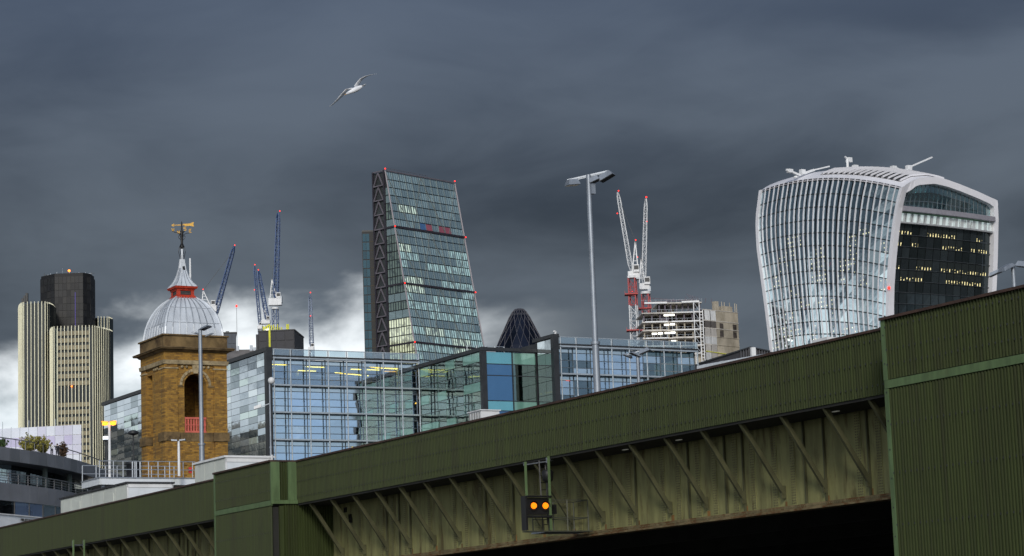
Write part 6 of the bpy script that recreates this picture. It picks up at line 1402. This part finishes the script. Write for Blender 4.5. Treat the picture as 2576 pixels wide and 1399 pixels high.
# shrubs on the terrace
def shrub(label, vx, vy0, vyt, w, Y, cols):
    q = atY(vx, vy0, Y); q = V3((q.x, q.y, zk[0] - .15)); zt = zat(q, vyt); r = thing('shrub', label, 'shrub', q, 'shrubs on the terrace'); hgt = zt - q.z
    m = MB(); st = MB()
    for i in range(34):
        a = rnd(0, 2 * pi); rr = w * sqrt(rnd(0, 1)); tip = q + V3((cos(a) * rr, sin(a) * rr * .6, hgt * rnd(.55, 1.0) * (1 - .35 * (rr / w) ** 2))); st.bar(q + V3((cos(a) * rr * .25, sin(a) * rr * .2, 0)), tip, .03)
        for k in range(34):
            t_ = rnd(.3, 1.03); c_ = q + (tip - q) * t_ + V3((rnd(-.16, .16), rnd(-.16, .16), rnd(-.1, .1))); e = V3((rnd(-1, 1), rnd(-1, 1), rnd(.2, 1.4))).normalized() * rnd(.2, .38); s_ = e.cross(V3((rnd(-1, 1), rnd(-1, 1), .3))).normalized() * .085
            m.add([c_, c_ + e * .5 + s_, c_ + e, c_ + e * .5 - s_], [(0, 1, 2, 3)])
    st.build('stem', mat('shrub_stem', (.06, .045, .025), .9), r); m.build('foliage', cols, r)
    MB().lathe(q, [(w * .6, 0), (w * .66, .3), (w * .6, .32)], 12).build('planter', greyp2, r)
lf1 = mat('yellow_green_leaf', (.27, .25, .055), .6, 0, .5, 1.5); lf2 = mat('russet_leaf', (.085, .050, .028), .7, 0, .4, 3); lf3 = mat('leaf_green', (.05, .09, .025), .7, 0, .4, 3)
shrub('large yellow green shrub on the terrace left of the two people', 78, 1135, 1088, 1.5, 290.6, lf1); shrub('yellow green shrub merging with its larger neighbour, nearest the two people', 107, 1135, 1094, 1.1, 293.4, lf1)
shrub('small russet shrub on the terrace right of the two people', 158, 1140, 1110, .6, 299.0, lf2); shrub('low green plant at the left edge of the terrace', 2, 1125, 1102, 1.0, 283.6, lf3)
# two people on the terrace
def person(label, vx, Y, shirt, arm):
    q = atY(vx, 1130, Y); q = V3((q.x, q.y, zk[0] - .15)); hgt = 1.76
    J = {'pel': (0, 0, .93), 'waist': (0, 0, 1.08), 'chest': (0, -.01, 1.30), 'neck': (0, 0, 1.48), 'jaw': (0, -.02, 1.57), 'head': (0, -.02, 1.68),
         'shL': (-.17, 0, 1.40), 'elL': (-.25, .02, 1.14), 'haL': (-.16, -.14, .95), 'shR': (.17, 0, 1.40), 'elR': (.25, .0, 1.13), 'haR': (.2 - arm, -.2, 1.0 + arm),
         'hiL': (-.09, 0, .88), 'knL': (-.11, -.02, .48), 'anL': (-.12, .02, .08), 'toL': (-.13, -.13, .04), 'hiR': (.09, 0, .88), 'knR': (.11, -.03, .48), 'anR': (.12, .0, .08), 'toR': (.13, -.15, .04)}
    R = {'pel': .155, 'waist': .14, 'chest': .165, 'neck': .06, 'jaw': .085, 'head': .095, 'shL': .075, 'elL': .052, 'haL': .045, 'shR': .075, 'elR': .052, 'haR': .045, 'hiL': .105, 'knL': .07, 'anL': .05, 'toL': .045, 'hiR': .105, 'knR': .07, 'anR': .05, 'toR': .045}
    E_ = [('pel', 'waist'), ('waist', 'chest'), ('chest', 'neck'), ('neck', 'jaw'), ('jaw', 'head'), ('chest', 'shL'), ('shL', 'elL'), ('elL', 'haL'), ('chest', 'shR'), ('shR', 'elR'), ('elR', 'haR'), ('pel', 'hiL'), ('hiL', 'knL'), ('knL', 'anL'), ('anL', 'toL'), ('pel', 'hiR'), ('hiR', 'knR'), ('knR', 'anR'), ('anR', 'toR')]
    ks = list(J); me = bpy.data.meshes.new('person'); me.from_pydata([J[k] for k in ks], [(ks.index(a), ks.index(b)) for a, b in E_], [])
    r = bpy.data.objects.new('person', me); COL.objects.link(r); r.location = q; ORG[r.name] = q
    md = r.modifiers.new('skin', 'SKIN'); sv = me.skin_vertices[0].data
    for i, k in enumerate(ks): sv[i].radius = (R[k], R[k] * (.72 if k in ('chest', 'waist', 'pel') else 1)); sv[i].use_root = k == 'pel'
    md.use_smooth_shade = True; sb = r.modifiers.new('sub', 'SUBSURF'); sb.levels = 2; sb.render_levels = 2
    mm = bpy.data.materials.new('clothes'); mm.use_nodes = True; h = NT(mm.node_tree); b = mm.node_tree.nodes['Principled BSDF']; b.inputs['Roughness'].default_value = .85
    oc = h.n('ShaderNodeTexCoord').outputs['Object']; sp = h.n('ShaderNodeSeparateXYZ'); h.put(sp.inputs[0], oc); z = sp.outputs[2]
    c = h.mix(h.math('GREATER_THAN', z, .92), (.018, .02, .028), shirt); c = h.mix(h.math('GREATER_THAN', z, 1.49), c, (.45, .27, .19)); c = h.mix(h.math('LESS_THAN', z, .1), c, (.02, .02, .02)); h.put(b.inputs['Base Color'], c)
    me.materials.append(mm); tag(r, label, 'person', 'people on the terrace')
    m = MB(); m.lathe(q + V3((0, .01, 1.66)), [(.10, -.08), (.118, 0), (.11, .07), (.06, .125), (.01, .135)], 12); m.build('hair', mat('dark_hair', (.02, .014, .010), .8), r)
    m = MB(); m.ball(q + V3((0, -.125, 1.665)), .018, 6); m.build('nose', mat('skin', (.45, .27, .19), .6), r)
person('person in white top and dark trousers at the terrace railing', 130.5, 294.4, (.80, .80, .82), .05)
person('person in black clothing standing beside the one in white', 144, 296.2, (.015, .015, .02), .12)

# ------------------------------------------------------------------ gull
gy = 62.0; K = gy / FPX / 1.59 / 6.993
gv = lambda zx, zy, dy=0.0: (lambda q: V3((q.x, q.y + dy, q.z)))(atY((1250 + zx / 6.993) / 1.59, (250 + zy / 6.993) / 1.59, gy))
mg = MB()
def loft(sections, n=10, flat=False):
    rings = []
    for c_, ax, up_, ra, rb in sections: rings.append([c_ + ax * (ra * cos(2 * pi * i / n)) + up_ * (rb * sin(2 * pi * i / n)) for i in range(n)])
    for i in range(len(rings) - 1): mg.add(rings[i] + rings[i + 1], [(k, (k + 1) % n, n + (k + 1) % n, n + k) for k in range(n)], True)
    mg.add(rings[0], [tuple(range(n - 1, -1, -1))]); mg.add(rings[-1], [tuple(range(n))])
hd_, tl_ = gv(940, 912, -.10), gv(1470, 600, .10); bd_ = (tl_ - hd_); bl_ = bd_.length; bd_.normalize(); sd_ = bd_.cross(V3((0, 1, 0))).normalized(); dp_ = bd_.cross(sd_).normalized()
loft([(hd_ + bd_ * (bl_ * t_), sd_, dp_, r_, r_ * .95) for t_, r_ in ((0, .006), (.03, .018), (.08, .036), (.16, .044), (.26, .052), (.40, .072), (.55, .075), (.70, .058), (.82, .036), (.90, .040), (1.0, .055))[:9]] + [(hd_ + bd_ * (bl_ * t_), dp_, sd_, a_, b_) for t_, a_, b_ in ((.90, .05, .014), (1.0, .075, .006))])
def wing(pts):
    secs = []
    for (zx, zy, dy, ch, th) in pts: secs.append((gv(zx, zy, dy), ch, th))
    S = []
    for i, (c_, ch, th) in enumerate(secs):
        t_ = (secs[min(i + 1, len(secs) - 1)][0] - secs[max(i - 1, 0)][0]).normalized(); ax = (V3((bd_.x * .55, .75, bd_.z * .55))); ax = (ax - t_ * ax.dot(t_)).normalized(); S.append((c_ + ax * ch * .3, ax, t_.cross(ax).normalized(), ch, th))
    loft(S, 10)
wing([(1190, 690, 0, .10, .022), (1250, 590, .02, .105, .018), (1340, 470, .03, .095, .014), (1440, 395, .06, .080, .011), (1560, 338, .10, .060, .008), (1690, 295, .15, .035, .005), (1790, 262, .2, .006, .002)])
wing([(1130, 740, 0, .10, .022), (1040, 745, -.04, .105, .018), (930, 800, -.08, .100, .015), (830, 920, -.10, .085, .012), (720, 1050, -.12, .062, .008), (600, 1180, -.14, .036, .005), (480, 1282, -.15, .006, .002)])
gull = mg.build('gull', mat('white_plumage', (.74, .75, .78), .7, 0, .1, 8), None, 'white gull gliding with spread wings in the dark sky', 'bird')
def gpart(nm, m_, secs):
    global mg
    mg = MB(); loft(secs, 8); return mg.build(nm, m_, gull)
gpart('beak', mat('yellow_beak', (.55, .30, .04), .5), [(hd_ + bd_ * .012, sd_, dp_, .012, .011), (hd_ - bd_ * .03, sd_, dp_, .007, .007), (hd_ - bd_ * .055 - UP * .006, sd_, dp_, .001, .001)])
for c_ in (-1, 1): m = MB(); m.ball(hd_ + bd_ * (bl_ * .10) + dp_ * (.036 * c_) + sd_ * .012, .006, 6); m.build('eye', black, gull)

# ------------------------------------------------------------------ city blocks left of the view (seen mirrored in the glass)
def cityblock(label, x, y, az, w, d, h, c_):
    f = Frame(x, y, az); r = thing('city_block', label, 'building', f(0, 0, GROUNDZ), 'city blocks left of the view')
    MB().fbox(f, -w / 2, w / 2, -d / 2, d / 2, GROUNDZ, GROUNDZ + h).build('wall', c_, r)
    nf = int(h / 3.6)
    for k in range(nf):
        z = GROUNDZ + 2 + k * 3.6
        for sg in (-1, 1): MB().fbox(f, -w / 2 + 1, w / 2 - 1, sg * d / 2 - .05, sg * d / 2 + .05, z, z + 1.7).build('window_band', tglass, r)
    MB().fbox(f, -w * .2, w * .25, -d * .3, d * .3, GROUNDZ + h, GROUNDZ + h + 3.2).build('roof_plant', dark, r)
cityblock('broad stone office block beyond the left edge of the picture', -330, 400, -52, 90, 30, 56, stonepale)
cityblock('concrete office block beyond the left edge, nearer the domed tower', -230, 520, -60, 110, 34, 60, concrete)
cityblock('brick office block furthest beyond the left edge of the picture', -470, 330, -60, 80, 30, 50, stone)
